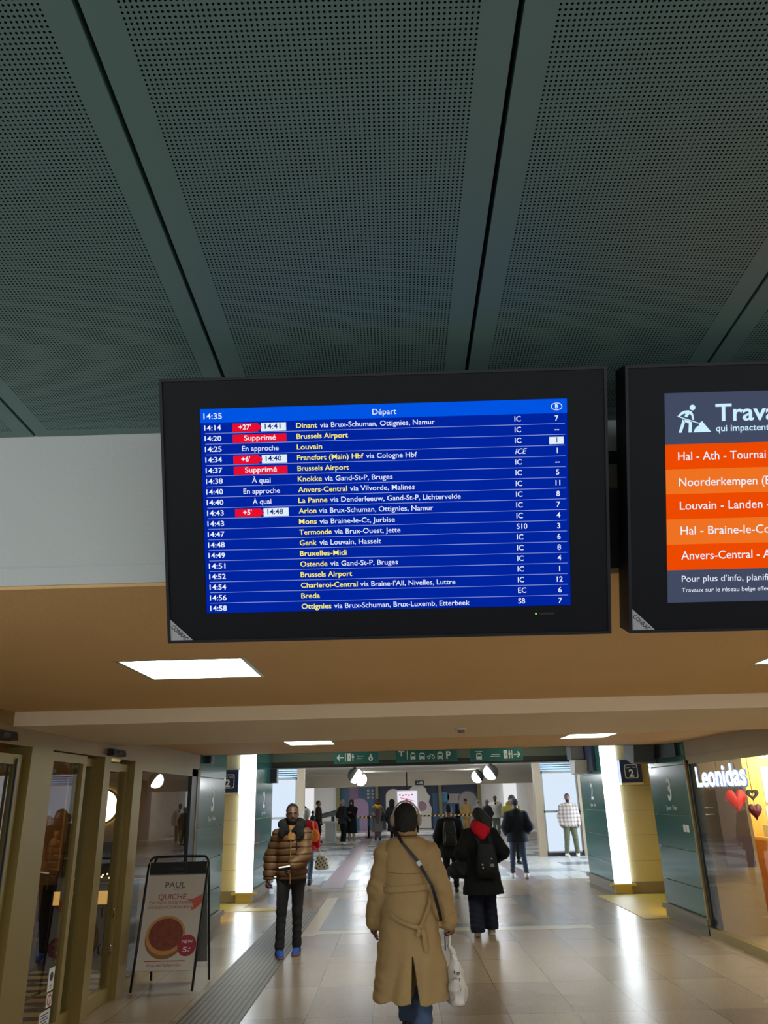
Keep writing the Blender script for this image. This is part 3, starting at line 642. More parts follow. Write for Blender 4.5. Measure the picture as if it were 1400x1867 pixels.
obj('stem', MB().tube([(5.55, 11.9, 2.24), (5.55, 11.9, 2.6)], .015, 8), M_GOLD, t)
t = thing('ceiling_lamp', 'added ceiling lamp inside the chocolate shop beyond the picture edge', 'lamp', (6.0, 8.6, 2.2))  # lamp added out of view to raise the light in the shop
obj('bowl', MB().lathe((6.0, 8.6, 2.24), [(.0, -.1), (.2, -.09), (.32, -.02), (.33, .02)], 28), emis('bowl_light', (255, 246, 226), 34.0), t)
obj('stem', MB().tube([(6.0, 8.6, 2.24), (6.0, 8.6, 2.6)], .015, 8), M_GOLD, t)
t = thing('ceiling_lamp', 'added unseen ceiling lamp inside the chocolate shop close behind the window', 'lamp', (5.1, 9.3, 2.2))  # another added lamp, out of frame, to brighten the shop interior
obj('bowl', MB().lathe((5.1, 9.3, 2.30), [(.0, -.1), (.2, -.09), (.32, -.02), (.33, .02)], 28), emis('bowl_light', (255, 246, 226), 34.0), t)
obj('stem', MB().tube([(5.1, 9.3, 2.30), (5.1, 9.3, 2.6)], .015, 8), M_GOLD, t)
def slatp(name, x0, x1, y, z0, z1, m_, lb, cat):
    return tag(obj(name, B(x0, x1, y-.02, y, z0, z1), m_), lb, cat)
slatp('wall_panel', 5.52, 6.6, 12.415, 1.52, 2.03, mat('cream_panel', (246, 236, 214), .5), 'cream panel on the yellow shop wall, upper', 'panel')
slatp('wall_panel', 5.50, 6.6, 12.415, 1.20, 1.47, mat('cream_panel', (246, 236, 214), .5), 'cream panel on the yellow shop wall, lower', 'panel')
t = thing('shop_counter', 'orange wooden counter in the yellow shop room', 'counter', (5.8, 12.0, 0))
obj('body', B(5.25, 6.6, 11.9, 12.39, 0, 1.02), mat('orange_wood', (190, 118, 56), .4, noise=(6, .15)), t); obj('worktop', B(5.22, 6.62, 11.87, 12.39, 1.02, 1.06), mat('pale_top', (226, 180, 110), .35), t)
t = thing('coffee_machine', 'small white machine with a black round dial on the shop counter', 'machine', (5.42, 12.0, 1.06))
obj('casing', B(5.32, 5.52, 11.95, 12.2, 1.06, 1.22), M_WHITEP, t); obj('dial', MB().lathe((5.42, 11.945, 1.15), [(0, -.01), (.04, -.008), (.04, .01)], 16, 0, 'y'), M_BLACK, t)
t = thing('banner', 'dark brown hanging poster inside the chocolate shop window', 'poster', (4.27, 10.7, .76))
obj('sheet', MB().box(4.14, 4.50, 10.72, 10.73, .79, 1.80), mat('dark_poster', (74, 50, 34), .5, noise=(5, .5)), t)
obj('cord', MB().tube([(4.2, 10.725, 1.8), (4.2, 10.725, 2.6)], .003, 6).tube([(4.44, 10.725, 1.8), (4.44, 10.725, 2.6)], .003, 6), M_BLACK, t)
obj('foot_band', MB().box(4.14, 4.50, 10.712, 10.719, .79, 1.16), mat('plum_band', (66, 44, 50), .5), t)
m = MB(); lettering(m, 'COEUR', lambda a, b: (a, 10.711, b), 4.24, 1.58, .05, x1=4.40); obj('print', m, mat('poster_grey', (150, 130, 110), .5), t)
sh = thing('wall_shelf', 'two pale shelf edges on the brown shop panel', 'shelf', (4.06, 10.88, 1.4))
for z in (1.41, 1.49): obj('shelf_edge', B(3.98, 4.13, 10.84, 10.899, z, z+.015), M_WHITEP, sh)
def heart(name, lb, cx, cy, cz, w, h, m_, hole=None):
    pts = []
    for i in range(40):
        a = 2*math.pi*i/40; x = 16*math.sin(a)**3; y = 13*math.cos(a)-5*math.cos(2*a)-2*math.cos(3*a)-math.cos(4*a)
        pts.append((x/32*w, (y-(-2.5))/29*h))
    o = MB(); n = 40; D = .02
    if hole:
        q = [(a*hole, b*hole) for a, b in pts]
        for d in (-D, D): 
            o.add([(cx+a, cy+d, cz+b) for a, b in pts]+[(cx+a, cy+d, cz+b) for a, b in q], [(i, (i+1) % n, n+(i+1) % n, n+i) for i in range(n)])
        for r in (pts, q): o.add([(cx+a, cy-D, cz+b) for a, b in r]+[(cx+a, cy+D, cz+b) for a, b in r], [(i, (i+1) % n, n+(i+1) % n, n+i) for i in range(n)])
    else:
        # puffed: centre raised on both sides
        for d in (-1, 1):
            o.add([(cx+a, cy+d*.004, cz+b) for a, b in pts]+[(cx+a*.6, cy+d*.03, cz+b*.6) for a, b in pts]+[(cx, cy+d*.035, cz)], [(i, (i+1) % n, n+(i+1) % n, n+i) for i in range(n)]+[(n+i, n+(i+1) % n, 2*n) for i in range(n)], 0, True)
    t = thing(name, lb, 'decoration', (cx, cy, cz-h/2), 'hanging hearts in the right window')
    obj('heart', o, m_, t); obj('string', MB().tube([(cx, cy, cz+h*.32), (cx, cy, 2.6)], .003, 6), M_BLACK, t)
heart('heart_decoration', 'large bright red hanging heart in the right shop window', 4.22, 10.30, 1.575, .25, .28, mat('red_paper', (240, 44, 30), .5))
heart('heart_decoration', 'dark red hanging heart below the open heart', 4.27, 9.92, 1.455, .16, .19, mat('dark_red_paper', (120, 24, 44), .5))
heart('heart_decoration', 'small brown open heart hanging above the dark red heart', 4.23, 9.83, 1.65, .14, .12, mat('chocolate_paper', (62, 38, 26), .5), .5)

# ================================================================ SIGNS
M_SGREEN = mat('sign_green', (22, 104, 98), .4); M_SBLUE = mat('sign_navy', (44, 58, 120), .4); M_SW = mat('sign_white_print', (232, 240, 238), .5)
def arrow(m, fn, cx, cy, s, ang):
    c, n = math.cos(ang), math.sin(ang)
    T = lambda a, b: fn(cx+(a*c-b*n)*s, cy+(a*n+b*c)*s)
    poly(m, [(-.5, -.09), (.25, -.09), (.25, .09), (-.5, .09)], T)
    for k in (1, -1): poly(m, [(.5, 0), (.12, .42*k), (-.02, .32*k), (.26, .0)], T)
def icon(m, fn, kind, cx, cy, s, hole):
    T = lambda a, b: fn(cx+a*s, cy+b*s); U = lambda a, b: hole(cx+a*s, cy+b*s)
    if kind in ('bus', 'taxi', 'tram'):
        w = .36 if kind != 'tram' else .32
        poly(m, [(-w, -.36), (w, -.36), (w, .26), (w-.12, .42), (-w+.12, .42), (-w, .26)], T)
        rect(m, U, -w+.08, .0, w-.08, .26, 1); rect(m, T, -w+.03, -.46, -w+.15, -.36); rect(m, T, w-.15, -.46, w-.03, -.36)
        if kind == 'taxi': rect(m, T, -.14, .46, .14, .54); rect(m, U, -w+.05, -.22, -w+.15, -.12, 1); rect(m, U, w-.15, -.22, w-.05, -.12, 1)
        if kind == 'tram': poly(m, [(-.2, .44), (.2, .44), (0, .58)], T)
    if kind == 'bike':
        for x in (-.3, .3):
            P = arc(x, -.15, .22, 0, 360, 20); Q = arc(x, -.15, .14, 0, 360, 20)
            m.add([T(*p) for p in P[:-1]]+[T(*p) for p in Q[:-1]], [(i, (i+1) % 20, 20+(i+1) % 20, 20+i) for i in range(20)])
        poly(m, [(-.33, -.15), (-.1, .2), (-.04, .16), (-.26, -.18)], T); poly(m, [(.05, -.1), (.3, .22), (.35, .18), (.1, -.14)], T); rect(m, T, -.12, .14, .32, .2); rect(m, T, -.2, .22, -.02, .28)
    if kind == 'exit':
        rect(m, T, -.4, -.45, .05, .5); rect(m, U, -.2, -.05, -.1, .1, 1)
        poly(m, arc(.28, .34, .09, 0, 360, 14), T); poly(m, [(.18, .22), (.38, .22), (.44, -.05), (.34, -.05), (.34, -.45), (.24, -.45), (.22, -.05), (.14, .0)], T)
    if kind == 'info':
        poly(m, arc(0, -.12, .3, 0, 360, 20), T); poly(m, arc(0, .36, .12, 0, 360, 14), T); poly(m, [(-.14, .1), (.14, .1), (.06, .3), (-.06, .3)], T); rect(m, U, -.06, -.28, .06, .02, 1)
def hanging(x0, x1, zb, lb, build, upper):
    y = 16.0; t = thing('hanging_sign', lb, 'sign', ((x0+x1)/2, y, zb), 'green direction signs')
    obj('panel', B(x0, x1, y, y+.06, zb, zb+.235 if upper else zb+.47), M_SGREEN, t)
    if upper: obj('upper_panel', B(x0, x1, y, y+.06, zb+.237, zb+.47), M_SBLUE, t, 'navy upper panel')
    m = MB(); fn = lambda a, b: (x0+a*(x1-x0), y-.002, zb+b); hl = lambda a, b: (x0+a*(x1-x0), y-.004, zb+b)
    A = x1-x0
    f1 = lambda a, b: (x0+a, y-.002, zb+b); h1 = lambda a, b: (x0+a, y-.004, zb+b)
    build(m, f1, h1, A)
    obj('pictograms', m, [M_SW, M_SGREEN, M_SBLUE], t)
    for x in (x0+.1*A, x1-.1*A): obj('hanger_rod', MB().tube([(x, y+.03, zb+.47), (x, y+.03, 3.3)], .01, 8), M_CHROME, t)
def sL(m, f, h, A):
    arrow(m, f, .12, .115, .14, math.pi); rect(m, f, .22, .04, .235, .2); icon(m, f, 'exit', .33, .115, .16, h)
    lettering(m, 'Centrum', f, .455, .125, .026); lettering(m, 'Centre', f, .455, .085, .026); icon(m, f, 'info', .73, .105, .15, h)
    rect(m, f, .12, .25, .15, .3); rect(m, f, .22, .25, .235, .4); rect(m, f, .28, .25, .42, .29); poly(m, [(.48, .25), (.6, .25), (.54, .34)], f)
def sC(m, f, h, A):
    arrow(m, f, .11, .185, .15, math.pi/2); rect(m, f, .22, .04, .235, .4)
    for k, q in enumerate(('tram', 'bus', 'bike', 'taxi')): icon(m, f, q, .34+.18*k, .105, .15, h)
    lettering(m, 'P', f, 1.0, .05, .13, bold=.03)
    rect(m, f, .27, .235, .33, .27); lettering(m, 'P', f, .36, .235, .05, bold=.02); lettering(m, 'Bd Anspach', f, .44, .24, .03) if False else rect(m, f, .44, .245, .70, .262)
def sR(m, f, h, A):
    icon(m, f, 'bus', .17, .09, .15, h); rect(m, f, .10, .175, .24, .188)
    rect(m, f, .42, .115, .59, .13); rect(m, f, .40, .08, .59, .095)
    icon(m, f, 'exit', .73, .115, .17, h); rect(m, f, .82, .04, .835, .2); arrow(m, f, .93, .115, .14, 0)
    rect(m, f, .28, .25, .38, .3); rect(m, f, .45, .25, .47, .32); rect(m, f, .53, .25, .55, .32); rect(m, f, .62, .25, .8, .34, 2)
hanging(-1.254, -.370, 2.374, 'green hanging direction sign with a left arrow', sL, True)
hanging(-.022, 1.198, 2.376, 'wide green hanging direction sign with an up arrow and transport symbols', sC, False)
hanging(1.458, 2.501, 2.357, 'green hanging direction sign with a right arrow', sR, True)
def platform_sign(x0, lb):
    x1, y, z0, z1 = x0+.40, 15.3, 1.88, 2.285
    t = thing('platform_sign', lb, 'sign', (x0+.2, y, 1.85), 'navy platform signs')
    obj('case', B(x0, x1, y, 15.5, z0, z1), mat('platform_navy', (26, 48, 100), .35), t); obj('light_strip', B(x0-.005, x1+.005, y-.005, 15.5, 1.845, z0), mat('pale_underside', (222, 208, 176), .4), t, 'pale underside strip')
    m = MB(); f = lambda a, b: (x0+a, y-.002, z0+b)
    P = []; 
    for cx, cy, a0 in ((.29, .29, 0), (.11, .29, 90), (.11, .11, 180), (.29, .11, 270)): P += arc(cx, cy, .035, a0, a0+90, 5)
    Q = [(.2+(a-.2)*.89, .2+(b-.2)*.89) for a, b in P]; n = len(P)
    m.add([f(*p) for p in P]+[f(*p) for p in Q], [(i, (i+1) % n, n+(i+1) % n, n+i) for i in range(n)])
    lettering(m, '2', f, .2, .105, .125, align='c', bold=.035); lettering(m, 'Spoor  Voie', f, .10, .262, .026, x1=.30, bold=.01)
    obj('print', m, M_SW, t)
platform_sign(4.197, 'navy platform sign with a white 2 on the stone wall at the right')
platform_sign(-3.41, 'navy platform sign with a white 2 on the stone wall at the left')

# monitors, camera dome, detector
t = thing('hanging_monitor', 'grey hanging monitor above the right pillar numbered 3', 'monitor', (3.75, 12.2, 2.13), 'monitors at the pillars')
m = MB(); m.prism([(12.05, 2.40), (12.15, 2.13), (12.25, 2.11), (12.6, 2.20), (12.6, 2.62), (12.2, 2.62)], lambda a, b, q: (q, a, b), 3.55, 3.89); obj('casing', m, mat('grey_monitor', (96, 98, 104), .4), t)
obj('wall_plate', B(3.86, 3.896, 11.2, 12.3, 2.17, 2.9), M_BLACK, t)
t = thing('hanging_monitor', 'pale monitor box above the right pillar numbered 2', 'monitor', (3.75, 16.5, 2.08), 'monitors at the pillars')
m = MB(); m.prism([(16.3, 2.34), (16.4, 2.10), (16.75, 2.08), (16.8, 2.36)], lambda a, b, q: (q, a, b), 3.58, 3.88); obj('casing', m, mat('pale_monitor', (196, 190, 178), .4), t)
obj('upper_case', B(3.56, 3.82, 16.5, 16.9, 2.37, 2.8), M_GREY, t); obj('wall_plate', B(3.83, 3.896, 15.9, 16.9, 2.12, 2.8), mat('navy_plate', (34, 42, 66), .4), t)
tag(obj('wall_speaker', MB().box(XL, XL+.08, 11.5, 11.75, 2.24, 2.6).box(XL+.08, XL+.085, 11.53, 11.72, 2.26, 2.6), M_BLACK), 'black box on the top of the left pillar numbered 3', 'speaker')
tag(obj('wall_speaker', MB().box(XL+.0, XL+.16, 17.35, 17.6, 2.07, 2.36).box(XL+.02, XL+.14, 17.34, 17.35, 2.09, 2.34), M_BLACK), 'black box on the top of the farther left pillar, numbered 2', 'speaker')
t = thing('camera_dome', 'small dome camera under the far ceiling at the left', 'camera', (-4.18, 34.9, 2.7)); obj('base', MB().cyl((-4.18, 34.9), .3, .3, 2.76, 2.83, 20), M_WHITEP, t); obj('dome', MB().lathe((-4.18, 34.9, 2.76), [(0, -.16), (.12, -.13), (.2, -.06), (.22, 0)], 20), M_BLACK, t)
t = thing('smoke_detector', 'small pale smoke detector under the cream beam', 'smoke detector', (.55, 6.79, 2.22)); obj('base', MB().cyl((.551, 6.787), .05, .05, 2.245, 2.262, 20), M_WHITEP, t); obj('sensor_head', MB().cyl((.551, 6.787), .026, .034, 2.222, 2.245, 16), mat('detector_grey', (130, 110, 90), .5), t)
t = thing('exit_sign', 'small dark exit sign on the far cream beam', 'sign', (1.12, 41.74, 2.28)); obj('panel', B(.9, 1.34, 41.74, 41.8, 2.29, 2.51), mat('dark_green_sign', (14, 40, 30), .4), t)
m = MB(); f = lambda a, b: (a, 41.735, b); arrow(m, f, 1.02, 2.40, .13, -math.pi/2); rect(m, f, 1.14, 2.33, 1.27, 2.47); rect(m, f, 1.10, 2.33, 1.13, 2.45); obj('print', m, M_SW, t)
# barrel lamps under the far ceiling
for (x, y, s, lb) in ((-1.58, 30, 1, 'pair of barrel lamps under the far ceiling on the left, nearer lamp'), (-1.66, 36.5, 1, 'barrel lamp under the far ceiling on the left, farther lamp'), (3.46, 30, -1, 'barrel lamp under the far ceiling on the right, nearer lamp'), (3.6, 36.5, -1, 'barrel lamp under the far ceiling on the right, farther lamp')):
    t = thing('barrel_lamp', lb, 'lamp', (x, y, 2.4), 'barrel lamps under the far ceiling')
    c_ = Vector((x, y, 2.52)); D = Vector((.74*s, .0, -.52)).normalized(); hs, gl = MB(), MB(); nu, nv, r_ = 28, 18, .27
    e1 = D.cross(Vector((0, 1, 0))).normalized(); e2 = D.cross(e1)
    sp = [[c_+r_*(D*math.cos(math.pi*j/nv)+(e1*math.cos(2*math.pi*i/nu)+e2*math.sin(2*math.pi*i/nu))*math.sin(math.pi*j/nv)) for i in range(nu)] for j in range(nv+1)]
    for j in range(nv):
        for i in range(nu):
            (gl if j < nv//2 else hs).add([sp[j][i], sp[j+1][i], sp[j+1][(i+1) % nu], sp[j][(i+1) % nu]], [(0, 1, 2, 3)], 0, True)
    hs.tube([(x, y, 2.76), (x, y, 2.83)], .06, 12)
    obj('housing', hs, mat('lamp_grey', (84, 84, 82), .4), t); obj('glow_dome', gl, emis('drum_light', (246, 250, 255), L_DOME), t)
# hidden strips added to brighten the far hall: four on its ceiling just behind the header, one behind the downstand beam to wash the mural
for (x0, x1, y, z, lb) in ((-3.5, 6, 19, 2.83, 'added strip light on the far ceiling close behind the header beam'), (-3.5, 6, 22, 2.83, 'second added strip light on the far ceiling behind the header beam'), (-3.0, 4.0, 25.2, 2.83, 'third added strip light on the far ceiling behind the header beam'), (-3.5, 6, 28.2, 2.83, 'fourth added strip light on the far ceiling behind the header beam'), (-4.5, 7, 42.7, 2.9, 'added strip light behind the cream downstand beam before the mural')):
    t = thing('added_strip_light', lb, 'lamp', ((x0+x1)/2, y, z-.05), 'added strip lights of the far hall')
    obj('tray', B(x0, x1, y-.14, y+.14, z-.03, z-.001), M_WHITEP, t); obj('tube', B(x0+.05, x1-.05, y-.1, y+.1, z-.045, z-.03), emis('added_strip_cool', (226, 238, 255), L_ADDED_STRIP) if y < 40 else emis('added_mural_wash', (250, 250, 255), 2.2*L_ADDED_STRIP), t)
# unseen windows added in the side bays to brighten the far hall
for n, x in ((5, -8.9), (6, 10.3)):
    d = .03 if x < 0 else -.03
    wn = struct('window_%d' % n, MB().box(x, x+d, 18.2, 24.6, .1, .2).box(x, x+d, 18.2, 24.6, 2.6, 2.7).box(x, x+d, 18.2, 18.3, .2, 2.6).box(x, x+d, 24.5, 24.6, .2, 2.6).box(x, x+d, 21.3, 21.4, .2, 2.6), M_ALU, 'added unseen daylight window in a side bay of the far hall')
    obj('frosted_pane', MB().box(x, x+d*.6, 18.3, 21.3, .2, 2.6).box(x, x+d*.6, 21.4, 24.5, .2, 2.6), emis('added_side_daylight', (206, 228, 255), 24.0), wn)
# yellow lamps that light the stair recesses, on the hidden backs of the pillars numbered 3
for x, y, lb in ((4.6, 12.70, 'yellow tube lamp in the right stair recess behind the pillar'), (-3.35, 13.02, 'yellow tube lamp in the left stair recess behind the pillar')):
    t = thing('stair_lamp', lb, 'lamp', (x, y, .5), 'stair recess lamps'); obj('hood', B(x-.5, x+.5, y-.05, y+.14, .62, .65), M_GREY, t); obj('tube', B(x-.48, x+.48, y, y+.05, .56, .61), emis('yellow_tube', (255, 214, 40), L_YELLOW), t)

# ================================================================ BACK WALL OF THE FAR HALL
YB = 47.74
def WX(px): return (px-725.5)/31.2
def WZ(px, py): return 1.72-(py-(1454+(726-px)*.0248))/33.8
def mural(name, items, lb, cat='mural'):
    pass
mu = thing('mural_wall', 'painted mural of blue, pink and lilac arches on the far back wall', 'mural', (.9, YB, 0))
def mpoly(name, pts, col, d):
    m = MB(); m.prism([(WX(a), WZ(a, b)) for a, b in pts], lambda a, b, q: (a, q, max(0, b)), YB-.02*d, YB)
    obj(name, m, mat('paint_%d_%d_%d' % col, col, .6), mu)
TOP = 1425
mpoly('blue_field', [(613, TOP), (700, TOP), (700, 1516), (613, 1516)], (58, 92, 120), 1)
mpoly('pink_stripe', [(637, TOP), (653, TOP), (653, 1516), (637, 1516)], (122, 98, 122), 2)
mpoly('blue_foot', [(637, 1490), (655, 1490), (655, 1516), (637, 1516)], (48, 104, 138), 3)
mpoly('lilac_arch', [(641, 1490)]+arc(656, 1471, 15.5, 180, 360, 14)+[(671.5, 1516), (655, 1516), (655, 1490)], (152, 130, 162), 4)
mpoly('navy_field', [(689, TOP), (790, TOP), (790, 1516), (689, 1516)], (36, 44, 66), 2)
mpoly('white_arch', [(703, 1512)]+arc(717, 1452, 14, 180, 360, 12)+[(731, 1512)], (206, 206, 200), 3)
wav = [(745, 1510), (745, 1450)]+arc(762, 1447, 17, 180, 330, 10)+[(778, 1445), (784, 1452), (781, 1462), (786, 1474), (784, 1488), (784, 1510)]
mpoly('white_wave', wav, (206, 206, 200), 3)
mpoly('pink_disc', arc(768, 1470, 9, 0, 360, 24), (150, 118, 132), 4)
mpoly('blue_panel', [(788, TOP), (870, TOP), (870, 1516), (788, 1516)], (52, 84, 120), 3)
mpoly('navy_band', [(788, TOP), (870, TOP), (870, 1446), (788, 1446)], (38, 52, 74), 4)
mpoly('pale_disc', arc(809, 1453, 9.5, 0, 360, 24), (70, 130, 166), 5)
mpoly('beige_stripes', [(815, 1447), (846, 1447), (846, 1464), (815, 1464)], (150, 140, 136), 5)
mpoly('grey_arch', [(836, 1514)]+arc(852, 1459, 16, 180, 360, 14)+[(868, 1514)], (140, 138, 138), 6)
mpoly('arch_outline', arc(852, 1459, 18, 180, 360, 14)+arc(852, 1459, 16.3, 360, 180, 14), (84, 90, 96), 7)
mpoly('cyan_foot', [(818, 1492), (842, 1490), (842, 1509), (818, 1509)], (28, 140, 196), 7)
mpoly('brown_drop', [(823, 1484), (830, 1479), (836, 1484), (836, 1494), (834, 1508), (831, 1508), (827, 1494)], (110, 66, 50), 8)
for a in (671, 679, 686.5):
    for b in (1441, 1447.5, 1454): mpoly('dot', arc(a, b, 2.2, 0, 360, 12), (170, 160, 140), 3)
for x0, x1 in ((613.5, 620), (684.5, 689.5), (799, 804.5), (869, 875.5)):
    struct('trim_40', MB().box(WX(x0), WX(x1), YB-.35, YB-.2, 0, 3), mat('olive_column', (120, 116, 76), .6), 'slim olive column in front of the far mural')
struct('trim_41', B(WX(917), WX(940), YB-.3, YB-.02, 0, 2.9), emis('bright_white_panel', (240, 240, 240), .9), 'bright white lit panel at the right end of the far wall')
struct('trim_42', B(-5.04, -4.75, 44, 46.2, 0, 2.9), emis('bright_white_panel', (240, 240, 240), .9), 'bright white lit panel at the left end of the far wall')
struct('trim_43', B(-5.05, -4.95, 38.5, 41.5, 0, 2.9), mat('navy_banner', (76, 80, 104), .5), 'dark navy strip on the far left wall')
struct('trim_44', B(7.4, 7.5, 40, 42.6, 0, 2.9), mat('navy_banner', (76, 80, 104), .5), 'dark navy strip on the far right wall')
# map display, barrier, kiosk
t = thing('map_display', 'white lit network map display hanging before the mural', 'display', (.4, 38, 1.05))
obj('case', B(-.09, .94, 38, 38.1, 1.05, 2.04), M_WHITEP, t); obj('screen', B(-.03, .88, 37.98, 37.999, 1.10, 1.99), emis('map_white', (236, 232, 246), 1.0), t)
m = MB(); f = lambda a, b: (a, 37.975, b)
for k in range(5): rect(m, f, .05+.14*k, 1.80-.02*(k % 2), .12+.14*k, 1.86-.02*(k % 2))
poly(m, [(.1, 1.72), (.8, 1.55), (.8, 1.52), (.1, 1.69)], f); poly(m, arc(.38, 1.62, .06, 0, 360, 12), f); rect(m, f, .34, 1.42, .42, 1.56)
obj('route_lines', m, emis('map_magenta', (204, 70, 120), 1.0), t); obj('hanger', MB().tube([(.42, 38.05, 2.04), (.42, 38.05, 2.825)], .03, 8), M_BLACK, t)
for x, lb in ((-1.40, 'black barrier post left of the woman with the yellow scarf'), (3.95, 'black barrier post at the right of the far barrier tape')):
    t = thing('barrier_post', lb, 'barrier', (x, 38.3, 0), 'barrier posts'); obj('post', MB().cyl((x, 38.3), .05, .05, .02, .95, 14), M_BLACK, t); obj('base', MB().cyl((x, 38.3), .18, .16, 0, .03, 20), M_BLACK, t); obj('tape_head', MB().cyl((x, 38.3), .065, .065, .86, .97, 14), M_BLACK, t)
m = MB(); xs = np.linspace(-2.9, 3.95, 74)
for k in range(73): m.add([(xs[k], 38.3, .86), (xs[k+1], 38.3, .86), (xs[k+1]+.06, 38.3, .93), (xs[k]+.06, 38.3, .93)], [(0, 1, 2, 3)], k % 2)
tag(obj('barrier_tape', m, [mat('tape_yellow', (226, 200, 96), .5), M_BLACK]), 'yellow and black striped barrier tape across the far hall', 'tape')
t = thing('kiosk', 'white cabinet desk left of the couple in dark coats', 'cabinet', (-3.05, 36.8, 0))
obj('body', MB().box(-3.25, -2.80, 36.5, 37.1, 0, .72, 0).box(-2.88, -2.84, 36.49, 36.5, .1, .7, 1), [M_WHITEP, mat('cyan_edge', (110, 190, 210), .5)], t); obj('top', B(-3.35, -2.72, 36.4, 37.2, .72, .80), M_WHITEP, t); obj('monitor', MB().box(-3.0, -2.86, 36.7, 36.75, .80, 1.0), M_BLACK, t)
t = thing('ramp_handrail', 'sloping grey handrail behind the white cabinet', 'handrail', (-3.2, 40, 0))
m = MB(); m.prism([(-4.0, .78), (-2.6, 1.08), (-2.6, 1.26), (-4.0, .96)], lambda a, b, q: (a, q, b), 40, 40.1); obj('balustrade', m, mat('rail_glass_grey', (128, 134, 138), .4), t)
obj('top_rail', MB().tube([(-4.0, 40.05, .98), (-2.6, 40.05, 1.28)], .035, 10), M_GREY, t)
for x, z in ((-3.9, .8), (-2.7, 1.05)): obj('post', MB().tube([(x, 40.05, 0), (x, 40.05, z)], .03, 8), M_GREY, t)

# ================================================================ PAVEMENT SIGN
t = thing('pavement_sign', 'black framed pavement sign with a quiche poster standing before the glass doors', 'sign', (-2.3, 8.78, 0))
yF, yR, yT = 8.53, 9.04, 8.78
xL0, xR0 = -2.64, -2.045
def lean(a, z, side):   # a 0..1 across, z height
    k = z/1.21
    y = (yF if side < 0 else yR)*(1-k)+yT*k
    inset = .02*k
    x = (xL0+inset)*(1-a)+(xR0+.055*k-inset*.0)*a
    if side > 0: x = (xL0+.04+inset)*(1-a)+(xR0+.045-inset*.5)*a
    return (x, y+side*.012, z)
for s, nm in ((-1, 'front_frame'), (1, 'rear_frame')):
    p = [lean(0, .0, s), lean(0, .5, s), lean(0, 1.12, s), lean(.02, 1.165, s), lean(.07, 1.19, s), lean(.5, 1.195, s), lean(.93, 1.19, s), lean(.98, 1.165, s), lean(1, 1.12, s), lean(1, .5, s), lean(1, .0, s)]
    p[0] = (p[0][0], p[0][1], .012); p[-1] = (p[-1][0], p[-1][1], .012)
    obj(nm, MB().tube(p, .012, 10), M_BLACK, t)
def face(s, a0, a1, z0, z1, d, mi=0, m=None):
    m = m or MB(); o = s*d
    q = [lean(a0, z0, s), lean(a1, z0, s), lean(a1, z1, s), lean(a0, z1, s)]
    m.add([(x, y+o, z) for x, y, z in q]+[(x, y+o-s*.006, z) for x, y, z in q], [(0, 1, 2, 3), (4, 5, 6, 7), (0, 1, 5, 4), (1, 2, 6, 5), (2, 3, 7, 6), (3, 0, 4, 7)], mi); return m
obj('header_plate', face(-1, .03, .97, 1.03, 1.14, .004), M_BLACK, t)
obj('rear_panel', face(1, .03, .97, .18, 1.14, .0), M_GREY, t)
obj('rear_panel', face(-1, .03, .97, .18, 1.03, -.008), M_GREY, t)
po = obj('poster', face(-1, .03, .97, .185, 1.02, .006), mat('poster_paper', (206, 196, 184), .35, coat=.4), t)
def pf(d): 
    return lambda a, b: (lambda q: (q[0], q[1]-d, q[2]))(lean(a, b, -1))
PM = [mat('print_brown', (74, 52, 44), .5), mat('print_red', (168, 70, 56), .5), mat('print_pepper', (206, 92, 70), .5), mat('badge_red', (164, 38, 58), .5), M_SW]
m = MB(); F = pf(.0085); G = pf(.0095); H2 = pf(.0105); I2 = pf(.0115)
lettering(m, 'PAUL', F, .33, .905, .05, x1=.66, mi=0)
lettering(m, 'QUICHE', F, .24, .800, .047, x1=.70, mi=1, bold=.01); lettering(m, 'CHORIZO RODE PAPRIKA', F, .10, .757, .026, x1=.84, mi=1, bold=.004); lettering(m, 'CHORIZO POIVRON ROUGE', F, .08, .717, .026, x1=.88, mi=1, bold=.004)
rect(m, F, .47, .888, .63, .893, 0)
poly(m, [(.70, .80), (.82, .80), (.97, .845), (.97, .76), (.88, .715), (.80, .695), (.84, .74), (.80, .775)], pf(.0088), 2)
lettering(m, 'shop.paul-belgium.be', F, .20, .222, .026, x1=.76, mi=1, bold=.006); rect(m, F, .16, .262, .82, .270, 1)
obj('poster_print', m, PM, t); m = MB()
poly(m, arc(.82, .395, .155, 0, 360, 32, .092), I2, 3)
lettering(m, 'NEW', pf(.0125), .73, .415, .026, x1=.91, mi=4); lettering(m, '5', pf(.0125), .76, .340, .042, x1=.83, mi=4, bold=.01); lettering(m, '40', pf(.0125), .845, .365, .014, x1=.89, mi=4); lettering(m, '€', pf(.0125), .845, .340, .014, x1=.88, mi=4)
obj('price_badge', m, PM, t)
q = MB()
poly(q, arc(.44, .455, .325, 0, 360, 40, .175), F, 0); 
poly(q, arc(.445, .485, .325, 0, 360, 40, .170), G, 1); poly(q, arc(.45, .492, .28, 0, 360, 40, .140), H2, 2)
obj('quiche_picture', q, [mat('crust_shade', (146, 98, 52), .5, noise=(60, .2)), mat('crust', (196, 140, 82), .5, noise=(50, .25)), mat('filling', (128, 60, 38), .45, noise=(26, .75))], t)
m = MB(); lettering(m, 'PAUL', pf(.012), .40, 1.068, .028, x1=.60); ringrect(m, pf(.0115), .36, 1.035, .63, 1.135, .004); obj('header_print', m, mat('header_grey', (70, 70, 72), .5), t)

